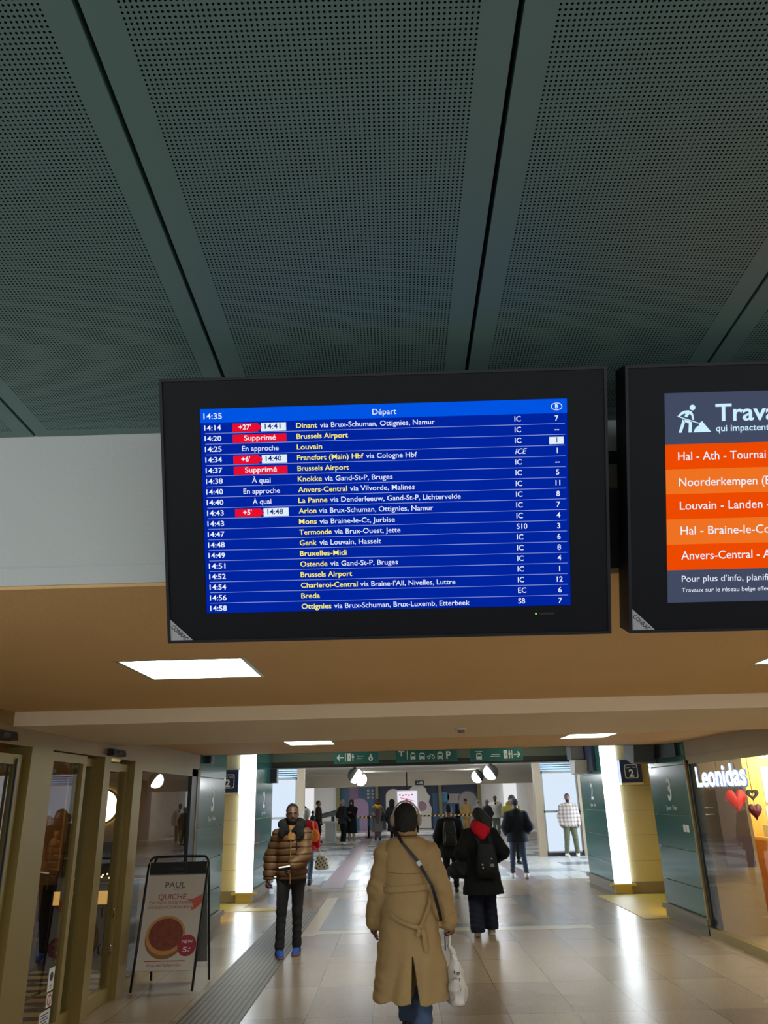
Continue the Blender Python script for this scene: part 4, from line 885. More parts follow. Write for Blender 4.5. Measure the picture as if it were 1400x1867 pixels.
# ================================================================ PEOPLE: signed-distance modelling, surface nets
def _len(a): return np.sqrt((a*a).sum(-1))
class SDF:
    """union of tapered capsules, ellipsoids and z-profiles with smooth blending, meshed as ONE surface"""
    def __init__(s): s.ops = []
    def cone(s, a, b, ra, rb, k=.025, op='u', squash=None):
        a, b = np.array(a, float), np.array(b, float); r = max(ra, rb)
        def fn(P):
            ab = b-a; L2 = (ab*ab).sum()+1e-9
            t = np.clip(((P-a)@ab)/L2, 0, 1)
            d = P-(a+t[..., None]*ab)
            if squash is not None: d = d*np.array(squash)
            return _len(d)-(ra+(rb-ra)*t)
        q = 1/min(squash) if squash is not None else 1
        s.ops.append((op, fn, np.minimum(a, b)-r*q, np.maximum(a, b)+r*q, k)); return s
    def chain(s, pts, rs, k=.02, op='u', squash=None):
        for i in range(len(pts)-1): s.cone(pts[i], pts[i+1], rs[i], rs[i+1], k, op, squash)
        return s
    def ell(s, c, r, k=.02, op='u', R=None):
        c = np.array(c, float); r = np.array(r, float); m = r.max()
        def fn(P):
            q = P-c
            if R is not None: q = q@R
            n = _len(q/r); g = _len(q/(r*r))+1e-9
            return n*(n-1)/g
        s.ops.append((op, fn, c-m, c+m, k)); return s
    def prof(s, secs, k=.03, op='u', ex=2.0):
        """secs (z,cx,cy,rx,ry) rising; ellipse cross-sections along z"""
        S_ = np.array(secs, float)
        def fn(P):
            z = P[..., 2]; c = [np.interp(z, S_[:, 0], S_[:, i]) for i in range(1, 5)]
            x, y = (P[..., 0]-c[0])/c[2], (P[..., 1]-c[1])/c[3]
            n = (np.abs(x)**ex+np.abs(y)**ex)**(1/ex)
            d = (n-1)*np.minimum(c[2], c[3])
            return np.maximum(d, np.maximum(S_[0, 0]-z, z-S_[-1, 0]))
        lo = np.array([(S_[:, 1]-S_[:, 3]).min(), (S_[:, 2]-S_[:, 4]).min(), S_[0, 0]]); hi = np.array([(S_[:, 1]+S_[:, 3]).max(), (S_[:, 2]+S_[:, 4]).max(), S_[-1, 0]])
        s.ops.append((op, fn, lo, hi, k)); return s
    def cut(s, fn): s.ops.append(('cut', fn, None, None, 0)); return s        # keep where fn(P) < 0
    def disp(s, fn): s.ops.append(('disp', fn, None, None, 0)); return s
    def mesh(s, h):
        U = [o for o in s.ops if o[0] == 'u']
        lo = np.min([o[2] for o in U], 0)-3*h-.01; hi = np.max([o[3] for o in U], 0)+3*h+.01
        n = np.ceil((hi-lo)/h).astype(int)+1
        ax = [lo[i]+h*np.arange(n[i]) for i in range(3)]
        D = np.full(tuple(n), 1.0, np.float32)
        for op, fn, a, b, k in s.ops:
            if op in ('cut', 'disp'):
                P = np.stack(np.meshgrid(*ax, indexing='ij'), -1)
                if op == 'cut': D = np.maximum(D, fn(P))
                else:
                    m = np.abs(D) < .06; D[m] += fn(P[m])
                continue
            g = k+2.5*h
            i0 = np.clip(np.floor((a-g-lo)/h).astype(int), 0, n-1); i1 = np.clip(np.ceil((b+g-lo)/h).astype(int)+1, 1, n)
            if (i1 <= i0).any(): continue
            sl = tuple(slice(i0[i], i1[i]) for i in range(3))
            P = np.stack(np.meshgrid(*[ax[i][sl[i]] for i in range(3)], indexing='ij'), -1)
            d = fn(P); E = D[sl]
            if op == 'u':
                hh = np.maximum(k-np.abs(E-d), 0)/max(k, 1e-6); D[sl] = np.minimum(E, d)-hh*hh*k*.25
            else:
                hh = np.maximum(k-np.abs(E+d), 0)/max(k, 1e-6); D[sl] = np.maximum(E, -d)+hh*hh*k*.25
        return surface_net(D, lo, h)
def surface_net(D, lo, h):
    for a in range(3):
        sl = [slice(None)]*3
        for e in (0, -1): sl[a] = e; D[tuple(sl)] = np.maximum(D[tuple(sl)], h)
    N = np.array(D.shape); C = N-1; tot = int(C.prod())
    acc = np.zeros((tot, 3)); cnt = np.zeros(tot); Q = []
    fl = lambda c: (c[:, 0]*C[1]+c[:, 1])*C[2]+c[:, 2]
    for ax_ in range(3):
        s0 = [slice(None)]*3; s1 = [slice(None)]*3; s0[ax_] = slice(0, -1); s1[ax_] = slice(1, None)
        d0, d1 = D[tuple(s0)], D[tuple(s1)]
        m = (d0 < 0) != (d1 < 0); idx = np.argwhere(m)
        if len(idx) == 0: continue
        v0, v1 = d0[m], d1[m]; pos = idx.astype(float); pos[:, ax_] += v0/(v0-v1)
        b, c = (ax_+1) % 3, (ax_+2) % 3; cells = []
        for ob, oc in ((0, 0), (-1, 0), (-1, -1), (0, -1)):
            q = idx.copy(); q[:, b] += ob; q[:, c] += oc; f = fl(q); cells.append(f)
            cnt += np.bincount(f, minlength=tot)
            for j in range(3): acc[:, j] += np.bincount(f, pos[:, j], minlength=tot)
        q = np.stack(cells, 1); fw = v0 < 0; q[~fw] = q[~fw][:, ::-1]; Q.append(q)
    used = np.nonzero(cnt)[0]; mp = np.full(tot, -1); mp[used] = np.arange(len(used))
    V = acc[used]/cnt[used, None]*h+lo
    return V, mp[np.concatenate(Q)]

def ik(a, b, l1, l2, pole):
    a, b = np.array(a, float), np.array(b, float); v = b-a; d = np.linalg.norm(v); dm = (l1+l2)*.999
    if d > dm: b = a+v/d*dm; v = b-a; d = dm
    u = v/d; x = (l1*l1-l2*l2+d*d)/(2*d); y = math.sqrt(max(l1*l1-x*x, 0))
    p = np.array(pole, float); p = p-u*(p@u); p /= np.linalg.norm(p)+1e-9
    return a+u*x+p*y, b
def rotz(a): c, s = math.cos(a), math.sin(a); return np.array([[c, -s, 0], [s, c, 0], [0, 0, 1.]])
def rotx(a): c, s = math.cos(a), math.sin(a); return np.array([[1, 0, 0], [0, c, -s], [0, s, c.real]])

class Person:
    """local axes: +y is where the person faces, +x the person's right, height 1.75 before scaling"""
    def __init__(s, label, x, y, yaw, h=1.7, vox=.012, feet=None, wrists=None, head=(0, 0), poles=None, curl=(.5, .5), build=1.0, lean=0.0, z0=0.0, drop=0.018, group=None, hipz=None):
        s.k = h/1.75; s.vox = vox/s.k; s.R = rotz(math.radians(yaw)); s.o = np.array([x, y, z0]); s.w = build; s.lean = lean
        s.t = thing('person', label, 'person', (x, y, 0), group)
        f = feet or {}
        s.foot = {sd: f.get(sd, (sd*.10, 0, 0, 0, 0)) for sd in (-1, 1)}         # x, y, z, turn, toe pitch
        an = {}
        for sd in (-1, 1):
            fx, fy, fz, tr, pt = s.foot[sd]; an[sd] = np.array([fx, fy, .085+fz])
        hz = hipz or min(.925, min(an[q][2]+math.sqrt(max(.845**2-(an[q][1])**2-(an[q][0]-q*.09)**2, .1)) for q in (-1, 1)))
        s.hip = {q: np.array([q*.09, 0, hz]) for q in (-1, 1)}; s.an = {}; s.kn = {}
        for q in (-1, 1): s.kn[q], s.an[q] = ik(s.hip[q], an[q], .43, .42, (0, 1, 0))
        dz = hz-.925; s.dz = dz
        L = lambda x_, y_, z_: np.array([x_, y_+lean*(z_-.95), z_+dz])
        s.L = L
        s.sh = {q: L(q*.176*build, -.01, 1.405-drop) for q in (-1, 1)}
        wr = wrists or {}; po = poles or {}
        s.el = {}; s.wr = {}
        for q in (-1, 1):
            t = np.array(wr.get(q, (q*.265*max(1, build*.97), .05, .90)), float)+np.array([0, 0, dz])
            s.el[q], s.wr[q] = ik(s.sh[q], t, .285, .255, po.get(q, (q*.35, -1, -.1)))
        s.curl = {-1: curl[0], 1: curl[1]}
        s.hc = L(0, .025, 1.635); s.hp = L(0, .0, 1.53)
        s.HR = rotz(math.radians(head[0]))@rotx(math.radians(head[1]))
    def H(s, p): return s.hp+s.HR@(np.array(p, float)-np.array([0, 0, 1.53]))
    def put(s, name, sdf, m, vox=1.0, label=None, parent=None, top=None):
        V, F = sdf.mesh(s.vox*vox)
        V = s.world(V)
        o = link(name, V, F, m, parent if parent is not None else s.t, None, np.ones(len(F), bool))
        if label: o['label'] = label
        return o
    def world(s, V): return (np.asarray(V, float)*s.k)@s.R.T+s.o
    def add(s, name, mb, m, parent=None, label=None):
        mb.v = [tuple(p) for p in s.world(np.array(mb.v))]
        return obj(name, mb, m, parent if parent is not None else s.t, label)
    # ---------- the body, one continuous surface
    def body(s, skin, feature=True, sockets=True):
        b = SDF(); L = s.L; w = s.w
        T = lambda secs: [(z+s.dz, cx, cy+s.lean*(z-.95), rx*w, ry*w) for z, cx, cy, rx, ry in secs]
        b.prof(T([(.85, 0, 0, .13, .10), (.95, 0, 0, .155, .11), (1.08, 0, 0, .135, .095), (1.25, 0, 0, .148, .105), (1.38, 0, -.005, .15, .10), (1.45, 0, -.01, .10, .07)]), .03)
        b.cone(L(0, -.015, 1.44), s.H((0, -.005, 1.57)), .060, .056, .03)
        R = s.HR
        b.ell(s.H((0, .01, 1.655)), (.074, .094, .105), .02, R=R); b.ell(s.H((0, .035, 1.595)), (.058, .066, .072), .03, R=R); b.ell(s.H((0, .062, 1.550)), (.030, .028, .022), .02, R=R)
        if feature:
            b.cone(s.H((0, .098, 1.650)), s.H((0, .117, 1.615)), .010, .016, .012); b.ell(s.H((0, .094, 1.583)), (.026, .014, .011), .008, R=R)
            for q in (-1, 1):
                b.ell(s.H((q*.076, -.0, 1.628)), (.010, .020, .030), .008, R=R)
                if sockets: b.ell(s.H((q*.031, .108, 1.645)), (.017, .014, .010), .010, 's', R=R)
                b.cone(s.H((q*.012, .101, 1.664)), s.H((q*.048, .090, 1.664)), .008, .008, .01)
        for q in (-1, 1):
            b.cone(s.hip[q], s.kn[q], .078*w, .052, .04); b.cone(s.kn[q], s.an[q], .050, .036, .02)
            b.chain([L(q*.06, -.01, 1.43), s.sh[q], s.el[q], s.wr[q]], [.06, .052*w, .040, .026], .03)
            s.foot_sdf(b, q, .0)
            s.hand(b, q)
        return s.put('body', b, skin)
    def hand(s, b, q):
        c = s.curl[q]; u = s.wr[q]-s.el[q]; u /= np.linalg.norm(u)
        side = np.array([0, 1, 0.]) if abs(u[2]) > .6 else np.array([0, .2, 1.])      # thumb side
        side = side-u*(side@u); side /= np.linalg.norm(side)
        palm = np.cross(u, side)*(-q if abs(u[2]) > .6 else q)                                                # palm towards the body
        if palm[0]*q > 0 and abs(u[2]) > .6: palm = -palm
        W_ = s.wr[q]; s.hu = u
        k0 = W_+u*.085
        b.cone(W_, k0, .024, .030, .015, squash=None); b.cone(W_+u*.03+side*.018, k0+side*.026, .014, .013, .012); b.cone(W_+u*.03-side*.016, k0-side*.026, .014, .012, .012)
        for i, ln in enumerate((.074, .082, .076, .060)):
            o = k0+side*(.031-.0205*i)+u*(.004 if i in (1, 2) else -.003); a = o; ang = .15+c*.75
            for j, f in enumerate((.45, .31, .24)):
                d = u*math.cos(ang)+palm*math.sin(ang); e = a+d*ln*f; b.cone(a, e, .0098-.0008*j, .0090-.0009*j, .004); a = e; ang += c*1.0
            if i == 1: s_m = a
        a = W_+u*.028+side*.030; e = a+(u*.55+side*.6+palm*.35)*.040; b.cone(a, e, .0125, .0105, .01); b.cone(e, e+(u*.75+side*.15+palm*(.3+.4*c))*.036, .0105, .0085, .005)
        s.grip = getattr(s, 'grip', {}); s.grip[q] = (k0+palm*.022+u*.012, u, side, palm)
    def foot_sdf(s, b, q, off, k=.015):
        fx, fy, fz, tr, pt = s.foot[q]; R = rotz(math.radians(tr))@rotx(math.radians(pt)); a = s.an[q]
        T = lambda x, y, z: a+R@np.array([x, y, z])
        b.cone(T(0, 0, -.01), T(0, -.03, -.045), .040+off, .036+off, k); b.cone(T(0, -.02, -.045), T(0, .13, -.058), .036+off, .030+off, k+.01); b.cone(T(0, .10, -.058), T(0, .165, -.062), .034+off, .024+off, k)
    # ---------- clothes
    def shoes(s, m, sole=None, off=.008):
        for q in (-1, 1):
            b = SDF(); s.foot_sdf(b, q, off)
            fx, fy, fz, tr, pt = s.foot[q]; R = rotz(math.radians(tr))@rotx(math.radians(pt)); a = s.an[q]
            n = R@np.array([0, 0, 1.])
            b.cut(lambda P, a=a, n=n: -(((P-a)@n)+.084)); b.cut(lambda P, a=a, n=n: ((P-a)@n)-.035)
            o = s.put('shoe', b, m)
            if sole is not None:
                c = SDF(); s.foot_sdf(c, q, off+.006); c.cut(lambda P, a=a, n=n: -(((P-a)@n)+.085)); c.cut(lambda P, a=a, n=n: ((P-a)@n)+.062)
                s.put('sole', c, sole, parent=o)
    def trousers(s, m, wide=0.0, hem=.11, loose=.012, flare=0.0, folds=.004):
        b = SDF(); w = s.w
        b.prof([(.84+s.dz, 0, 0, .15*w+wide*.4, .115), (.93+s.dz, 0, 0, .172*w+wide*.3, .128), (1.02+s.dz, 0, 0, .155*w, .115)], .04)
        for q in (-1, 1):
            h_, k_, a_ = s.hip[q], s.kn[q], s.an[q]
            end = a_+(a_-k_)/np.linalg.norm(a_-k_)*.02
            b.cone(h_, k_, .092*w+loose*.5+wide*.4, .058+loose+wide, .04); b.cone(k_, end, .056+loose+wide, .046+loose+wide+flare, .02)
        if folds: b.disp(lambda P: folds*np.sin(P[..., 2]*70+P[..., 0]*25+P[..., 1]*31)*np.clip((.9-P[..., 2])*1.5, 0, 1))
        b.cut(lambda P: np.minimum(hem+0*P[..., 2]-P[..., 2], 1)) if hem else None
        return s.put('trousers', b, m)
    def coat(s, name, m, hem=.78, flare=.03, thick=.022, sleeve=.012, collar=1.50, puff=None, wide=1.0, slit=None, cuff=.02, vox=1.0, folds=.003, extra=None, waist=0.0):
        b = SDF(); w = s.w*wide; T = thick
        secs = []
        if hem < .9: secs += [(hem, 0, 0, (.185+flare)*w+T*.4, (.125+flare)*s.w+T)]
        for z, cx, cy, rx, ry in ((.95, 0, 0, .172, .122), (1.08, 0, 0, .158-waist, .112-waist*.6), (1.25, 0, 0, .168, .118), (1.38, 0, -.006, .160, .112), (1.455, 0, -.012, .095, .078), (1.50, 0, -.012, .062, .064)):
            if z > hem+.02: secs.append((z, cx, cy+s.lean*(z-.95), rx*w+T, ry*s.w+T))
        secs = [(z+s.dz, *r) for z, *r in secs]
        b.prof(secs, .03)
        L = s.L
        for q in (-1, 1):
            u = (s.wr[q]-s.el[q]); e = s.wr[q]-u/np.linalg.norm(u)*cuff
            b.chain([L(q*.06, -.012, 1.425), s.sh[q]+np.array([0, 0, -.005]), s.el[q], e], [.056+T*.7, .058*s.w+T*.75, .050+T*.8+sleeve, .036+T*.7+sleeve], .035)
        if puff:
            pz, pa = puff
            b.disp(lambda P: pa*(1-np.abs(np.sin(P[..., 2]*math.pi/pz+.25*np.sin(P[..., 0]*9))))**2.5)
        if folds: b.disp(lambda P: folds*(np.sin(P[..., 0]*38+2*np.sin(P[..., 2]*7))*np.clip((1.15-P[..., 2])*1.6, 0, 1)+.8*np.sin(P[..., 2]*46+P[..., 0]*22+P[..., 1]*18)*np.clip((np.abs(P[..., 0])-.16)*12, 0, 1)))
        b.cut(lambda P: np.maximum(hem+s.dz-P[..., 2], P[..., 2]-(collar+s.dz+.03)))
        if slit: slit(b)
        if extra: extra(b)
        return s.put(name, b, m, vox)
    def hair(s, kind, m, name='hair'):
        b = SDF(); R = s.HR; c = s.H((0, -.002, 1.662))
        if kind in ('short', 'recede', 'crop'):
            t = {'short': .014, 'crop': .008, 'recede': .006}[kind]
            b.ell(c, (.078+t, .098+t, .104+t), .01, R=R)
            nrm = R@np.array([0, -.66, .75]); off = {'short': -.012, 'recede': .016, 'crop': -.005}[kind]
            b.cut(lambda P: off-((P-c)@nrm))
            lo = R@np.array([0, 0, 1.]); b.cut(lambda P: -.075-((P-c)@lo))
        elif kind == 'beanie':
            b.ell(s.H((0, -.002, 1.675)), (.094, .112, .112), .01, R=R); n = R@np.array([0, -.22, 1.]); b.cut(lambda P: -.012-((P-c)@n))
        elif kind == 'bob':
            b.ell(c, (.098, .116, .118), .01, R=R); b.ell(s.H((0, -.045, 1.60)), (.092, .075, .10), .03, R=R)
            n = R@np.array([0, -.80, .60]); b.cut(lambda P: -.022-((P-c)@n))
        elif kind == 'long':
            b.ell(c, (.094, .112, .116), .01, R=R); b.ell(s.H((0, -.055, 1.57)), (.088, .07, .13), .03, R=R); b.ell(s.H((.03, -.085, 1.50)), (.06, .05, .12), .03, R=R)
            n = R@np.array([0, -.82, .57]); b.cut(lambda P: -.020-((P-c)@n))
        elif kind == 'hijab':
            b.ell(c, (.100, .116, .122), .01, R=R); b.ell(s.H((0, .01, 1.54)), (.088, .088, .10), .04, R=R); b.cone(s.L(0, -.01, 1.50), s.L(0, 0, 1.40), .10, .15, .05)
            b.ell(s.H((0, .125, 1.615)), (.054, .07, .082), .012, 's', R=R)
        elif kind == 'hood':
            b.ell(s.H((0, -.012, 1.66)), (.112, .132, .130), .01, R=R); b.ell(s.H((0, -.02, 1.55)), (.12, .11, .09), .04, R=R); b.ell(s.H((0, .14, 1.62)), (.066, .09, .095), .015, 's', R=R)
        b.disp(lambda P: .003*np.sin(P[..., 0]*90)*np.sin(P[..., 1]*80+P[..., 2]*70))
        return s.put(name, b, m)
    def tube(s, name, pts, rs, m, k=.02, parent=None, vox=1.0, squash=None):
        b = SDF(); b.chain([np.array(p, float) for p in pts], rs, k, squash=squash); return s.put(name, b, m, vox, parent=parent)

def cloth(name, c, rough=.8, bump=(90, .25), noise=(14, .10), sheen=.0): return mat(name, c, rough, noise=noise, bump=bump, sheen=sheen, spec=.25)
SK_D = mat('skin_dark', (96, 62, 47), .5, noise=(30, .1)); SK_M = mat('skin_tan', (158, 112, 88), .5, noise=(30, .08)); SK_B = mat('skin_brown', (112, 72, 54), .5, noise=(30, .1))
HAIR_K = mat('black_hair', (13, 12, 12), .7, bump=(160, .4)); HAIR_G = mat('grey_hair', (150, 146, 140), .7, bump=(160, .4)); HAIR_B = mat('brown_hair', (44, 32, 26), .7, bump=(160, .4))
K_BLACK = cloth('black_cloth', (15, 15, 18)); K_NAVY = cloth('navy_cloth', (18, 21, 32)); K_DENIM = cloth('blue_denim', (74, 92, 122), .8, (220, .25)); K_DKDENIM = cloth('dark_denim', (32, 33, 40), .8, (220, .2))
M_SHOEW = mat('pale_trainer', (206, 198, 186), .6); M_SHOEK = mat('black_shoe', (16, 16, 17), .5); M_SHOEG = mat('grey_trainer', (150, 140, 126), .6)

# ---------------------------------------------------------------- 1 the woman in the trench coat, seen from behind
K_TRENCH = cloth('camel_gabardine', (164, 136, 94), .75, (6, .5), (9, .10)); M_PHONES = mat('beige_headphones', (150, 134, 116), .45)
P = Person('person in a long camel trench coat with beige headphones walking away, seen from behind', .06, 6.92, 0, 1.69, .0065,
           feet={-1: (-.03, .26, .0, 0, 0), 1: (.085, -.06, .0, 0, 0)}, drop=.03, wrists={-1: (-.285, .10, .85), 1: (.34, .02, .80)}, curl=(.3, 1.0), build=1.08)
P.body(SK_B, feature=True)
def slit(b):
    # rear vent: a wedge that opens towards the hem
    b.cut(lambda Q: np.minimum(1, -np.maximum(np.abs(Q[..., 0]-.015-.05*(.62-Q[..., 2]))-np.clip((.60-Q[..., 2])*.10, -.01, .2), np.maximum(Q[..., 1]+.02, Q[..., 2]-.62))))
def trench(b):
    b.disp(lambda Q: .003*np.sin(Q[..., 2]*52+Q[..., 0]*30+2*np.sin(Q[..., 2]*17))*np.clip((np.abs(Q[..., 0])-.20)*15, 0, 1)+.0035*np.sin(Q[..., 0]*34+1.5*np.sin(Q[..., 2]*5))*np.clip((.9-Q[..., 2])*2.5, 0, 1)+.003*np.sin(Q[..., 0]*55-Q[..., 2]*60)*np.clip((Q[..., 2]-1.2)*8, 0, 1))
    b.disp(lambda Q: np.where(Q[..., 1] < 0, -.010*np.exp(-((Q[..., 0]-.12-.02*np.sin(Q[..., 2]*9))/.05)**2)*np.clip((.75-Q[..., 2])*4, 0, 1)+.014*np.exp(-((Q[..., 0]+.10-.25*(Q[..., 2]-.5))/.03)**2)*np.clip((.62-Q[..., 2])*5, 0, 1), 0))
    b.disp(lambda Q: .006*np.sin(Q[..., 0]*60+3*np.sin(Q[..., 2]*6))*np.clip((1.12-Q[..., 2])*10, 0, 1)*np.clip((Q[..., 2]-1.0)*12, 0, 1))
coat_o = P.coat('coat', K_TRENCH, hem=.30, flare=.075, thick=.030, sleeve=.022, collar=1.52, slit=slit, extra=trench, wide=1.08, cuff=-.0)
# storm flap on the back, with a shallow curved edge
b = SDF(); T = .037; w = 1.08*1.08
b.prof([(1.10, 0, 0, .168*w+T+.012, .118*1.08+T+.012), (1.25, 0, 0, .166*w+T, .118*1.08+T), (1.38, 0, -.006, .160*w+T, .112*1.08+T), (1.455, 0, -.012, .095*w+T, .078*1.08+T), (1.47, 0, -.012, .08, .07)], .02)
b.cut(lambda Q: np.maximum(Q[..., 1]+.03, 1.185+.35*(Q[..., 0]-.02)**2+.06*Q[..., 0]*0-Q[..., 2])); b.cut(lambda Q: np.abs(Q[..., 0])-.175)
P.put('storm_flap', b, K_TRENCH)
# belt around the waist, its loose loop and knot, shoulder straps, sleeve straps
ring = lambda rx, ry, z, n=40, a0=0, a1=360: [(rx*math.cos(math.radians(a0+(a1-a0)*i/n)), ry*math.sin(math.radians(a0+(a1-a0)*i/n)), z(a0+(a1-a0)*i/n) if callable(z) else z) for i in range(n+1)]
def strap(name, pts, wd, th, m, up=(0, 0, 1), parent=None):
    o = MB(); V = [Vector(p) for p in pts]; n = len(V); rows = []
    for i in range(n):
        t = (V[min(i+1, n-1)]-V[max(i-1, 0)]).normalized(); u = Vector(up[i] if isinstance(up, list) else up); sd = (u-t*u.dot(t)).normalized(); nr = t.cross(sd)
        rows.append([V[i]+sd*wd/2+nr*th/2, V[i]-sd*wd/2+nr*th/2, V[i]-sd*wd/2-nr*th/2, V[i]+sd*wd/2-nr*th/2])
    vs = [p for r in rows for p in r]; fs = []
    for i in range(n-1):
        for j in range(4): fs.append((4*i+j, 4*i+(j+1) % 4, 4*i+4+(j+1) % 4, 4*i+4+j))
    fs += [(0, 1, 2, 3), (4*n-4, 4*n-1, 4*n-2, 4*n-3)]
    o.add(vs, fs, 0, False); return o
bx, by = .158*1.08*1.08+.038, .112*1.08+.040
P.add('belt', strap('belt', ring(bx+.004, by+.004, lambda a: 1.075+.012*math.cos(math.radians(a))), .045, .006, K_TRENCH), K_TRENCH)
bk = lambda x, z, e=.0: (x, -math.sqrt(max(0, 1-(x/.245)**2))*(.175+(1.0-z)*.09)-e, z)
lp = [bk(-.19, .92), bk(-.15, .885, .01), bk(-.08, .845, .015), bk(0, .815, .02), bk(.06, .80, .022), bk(.09, .80, .022)]
P.add('belt_tie', strap('t', lp, .028, .012, K_TRENCH), K_TRENCH); P.add('belt_tie', strap('t', [bk(.09, .80, .02), bk(.12, .86, .015), bk(.165, .95, .008), bk(.19, 1.05, .004)], .024, .010, K_TRENCH), K_TRENCH)
P.add('belt_tie', strap('t', [bk(.085, .80, .025), bk(.075, .765, .025), bk(.065, .735, .022)], .03, .008, K_TRENCH, (1, 0, 0)), K_TRENCH); P.add('belt_tie', strap('t', [bk(.095, .80, .025), bk(.115, .74, .025), bk(.122, .68, .022), bk(.13, .62, .02)], .032, .008, K_TRENCH, (1, 0, 0)), K_TRENCH)
b = SDF(); b.ell(bk(.09, .80, .025), (.024, .016, .022), .01); P.put('belt_knot', b, K_TRENCH)
for q in (-1, 1):
    P.add('shoulder_strap', strap('e', [(q*.085, -.03, 1.462), (q*.13, -.035, 1.447), (q*.19, -.04, 1.422), (q*.238, -.04, 1.378)], .045, .010, K_TRENCH, (0, 1, 0)), K_TRENCH)
    e, wv = P.el[q], P.wr[q]; c = e+(wv-e)*.86; u = (wv-e)/np.linalg.norm(wv-e); a_ = np.cross(u, [0, 1, 0]); a_ /= np.linalg.norm(a_); c_ = np.cross(u, a_)
    P.add('sleeve_strap', strap('s', [tuple(c+(a_*math.cos(k)+c_*math.sin(k))*.083) for k in np.linspace(0, 2*math.pi, 25)], .030, .008, K_TRENCH, tuple(u)), K_TRENCH)
b = SDF(); b.cone((0, -.012, 1.50), (0, .0, 1.555), .094, .088, .02); b.disp(lambda Q: .004*np.sin(Q[..., 0]*70)*np.sin(Q[..., 2]*60+Q[..., 1]*50)); b.cut(lambda Q: np.maximum(1.475-Q[..., 2], Q[..., 2]-1.575)); P.put('collar', b, cloth('beige_fleece', (166, 134, 96), .9, (120, .6)))
P.hair('bob', HAIR_K)
P.trousers(K_DENIM, wide=.014, hem=.05, loose=.016); P.shoes(M_SHOEK)
trench_person = P
# headphones: top-level, worn on the head
h = thing('headphones', 'beige over-ear headphones on the head of the person in the trench coat', 'headphones', tuple(P.world(P.hc)))
pts = [tuple(P.H((.112*math.cos(a), -.005, 1.655+.135*math.sin(a)))) for a in np.linspace(.12, math.pi-.12, 25)]
o = strap('hb', pts, .030, .014, None, (0, 1, 0)); P.add('headband', o, M_PHONES, h)
for q in (-1, 1):
    b = SDF(); b.ell(P.H((q*.112, -.005, 1.635)), (.026, .040, .052), .01); P.put('ear_cup', b, M_PHONES, parent=h)
# crossbody strap and pouch
M_STRAP = mat('black_brown_leather', (20, 16, 15), .5)
h = thing('crossbody_bag', 'dark crossbody bag strap across the back of the trench coat', 'bag', tuple(P.world((.1, -.15, 1.1))))
sp = [(-.115, .05, 1.52), (-.105, -.03, 1.535), (-.085, -.085, 1.50), (-.04, -.150, 1.425), (.03, -.185, 1.345), (.09, -.190, 1.275), (.145, -.172, 1.18), (.192, -.172, 1.10), (.222, -.165, 1.0), (.248, -.150, .90), (.262, -.10, .83), (.25, .05, .82), (.20, .16, .86)]
P.add('strap', strap('s', sp, .026, .008, None, [(.7, 0, .7)]*3+[(.8, 0, .6)]*5+[(.8, -.4, .3)]*6), M_STRAP, h)
P.add('buckle', strap('s', [(.085, -.196, 1.283), (.108, -.193, 1.250)], .034, .010, None, (.8, 0, .6)), M_CHROME, h)
b = SDF(); b.ell((.12, .20, .90), (.11, .035, .075), .01); P.put('pouch', b, M_STRAP, parent=h)
# white plastic bag in the right hand, phone beside it
M_POLY = mat('white_plastic_bag', (214, 208, 206), .3, noise=(12, .12), bump=(14, .8))
gp, gu, gs, gpal = P.grip[1]
gw = P.world(gp); bagx, bagy = gw[0]+.035, gw[1]
h = thing('plastic_bag', 'white plastic carrier bag with dark printed letters hanging from the right hand', 'bag', (bagx, bagy, .2))
b = SDF(); b.prof([(.205, bagx, bagy, .05, .09), (.22, bagx, bagy, .075, .15), (.32, bagx+.0, bagy, .082, .17), (.42, bagx, bagy, .06, .14), (.50, bagx-.005, bagy, .034, .08), (.56, bagx-.015, bagy, .018, .045), (.60, gw[0], bagy, .014, .03)], .03)
b.disp(lambda Q: .006*np.sin(Q[..., 2]*38+Q[..., 1]*30)+.005*np.sin(Q[..., 1]*55+Q[..., 0]*40))
V, F = b.mesh(.006); link('bag_body', V, F, M_POLY, h, None, np.ones(len(F), bool))
m = MB()
for k in (-1, 1): m.tube([(gw[0], bagy+.012*k, gw[2]+.012), (gw[0]+.004, bagy+.018*k, gw[2]-.03), (gw[0]+.0, bagy+.022*k, .60), (bagx-.012, bagy+.03*k, .55)], [.006, .007, .009, .014], 8)
obj('handle', m, M_POLY, h)
m = MB(); rnd = random.Random(3)
def bagfront(a, z):  # on the rear surface of the bag
    rx = np.interp(z, [.205, .22, .32, .42, .50], [.05, .075, .082, .06, .034]); ry = np.interp(z, [.205, .22, .32, .42, .50], [.09, .15, .17, .14, .08])
    x = max(-1, min(1, a/rx)); return (bagx+a, bagy-math.sqrt(max(0.0, 1-x*x))*ry-.010, z)
for tx, a0, z0, cp, x1 in (('8', -.020, .432, .018, -.008), ('m', .004, .425, .022, .030), ('C', .012, .472, .018, .024), ('E', .012, .500, .012, .022), ('V', -.012, .392, .020, .004), ('T', .016, .380, .022, .030), ('L', .02, .345, .02, .03), ('r', .022, .322, .022, .034)):
    lettering(m, tx, lambda a, z: bagfront(a, z), a0, z0, cp, x1=x1, bold=.03)
obj('print', m, mat('bag_print', (44, 48, 60), .5), h)
h = thing('phone', 'dark phone held in the hand with the white plastic bag', 'phone', tuple(gw))
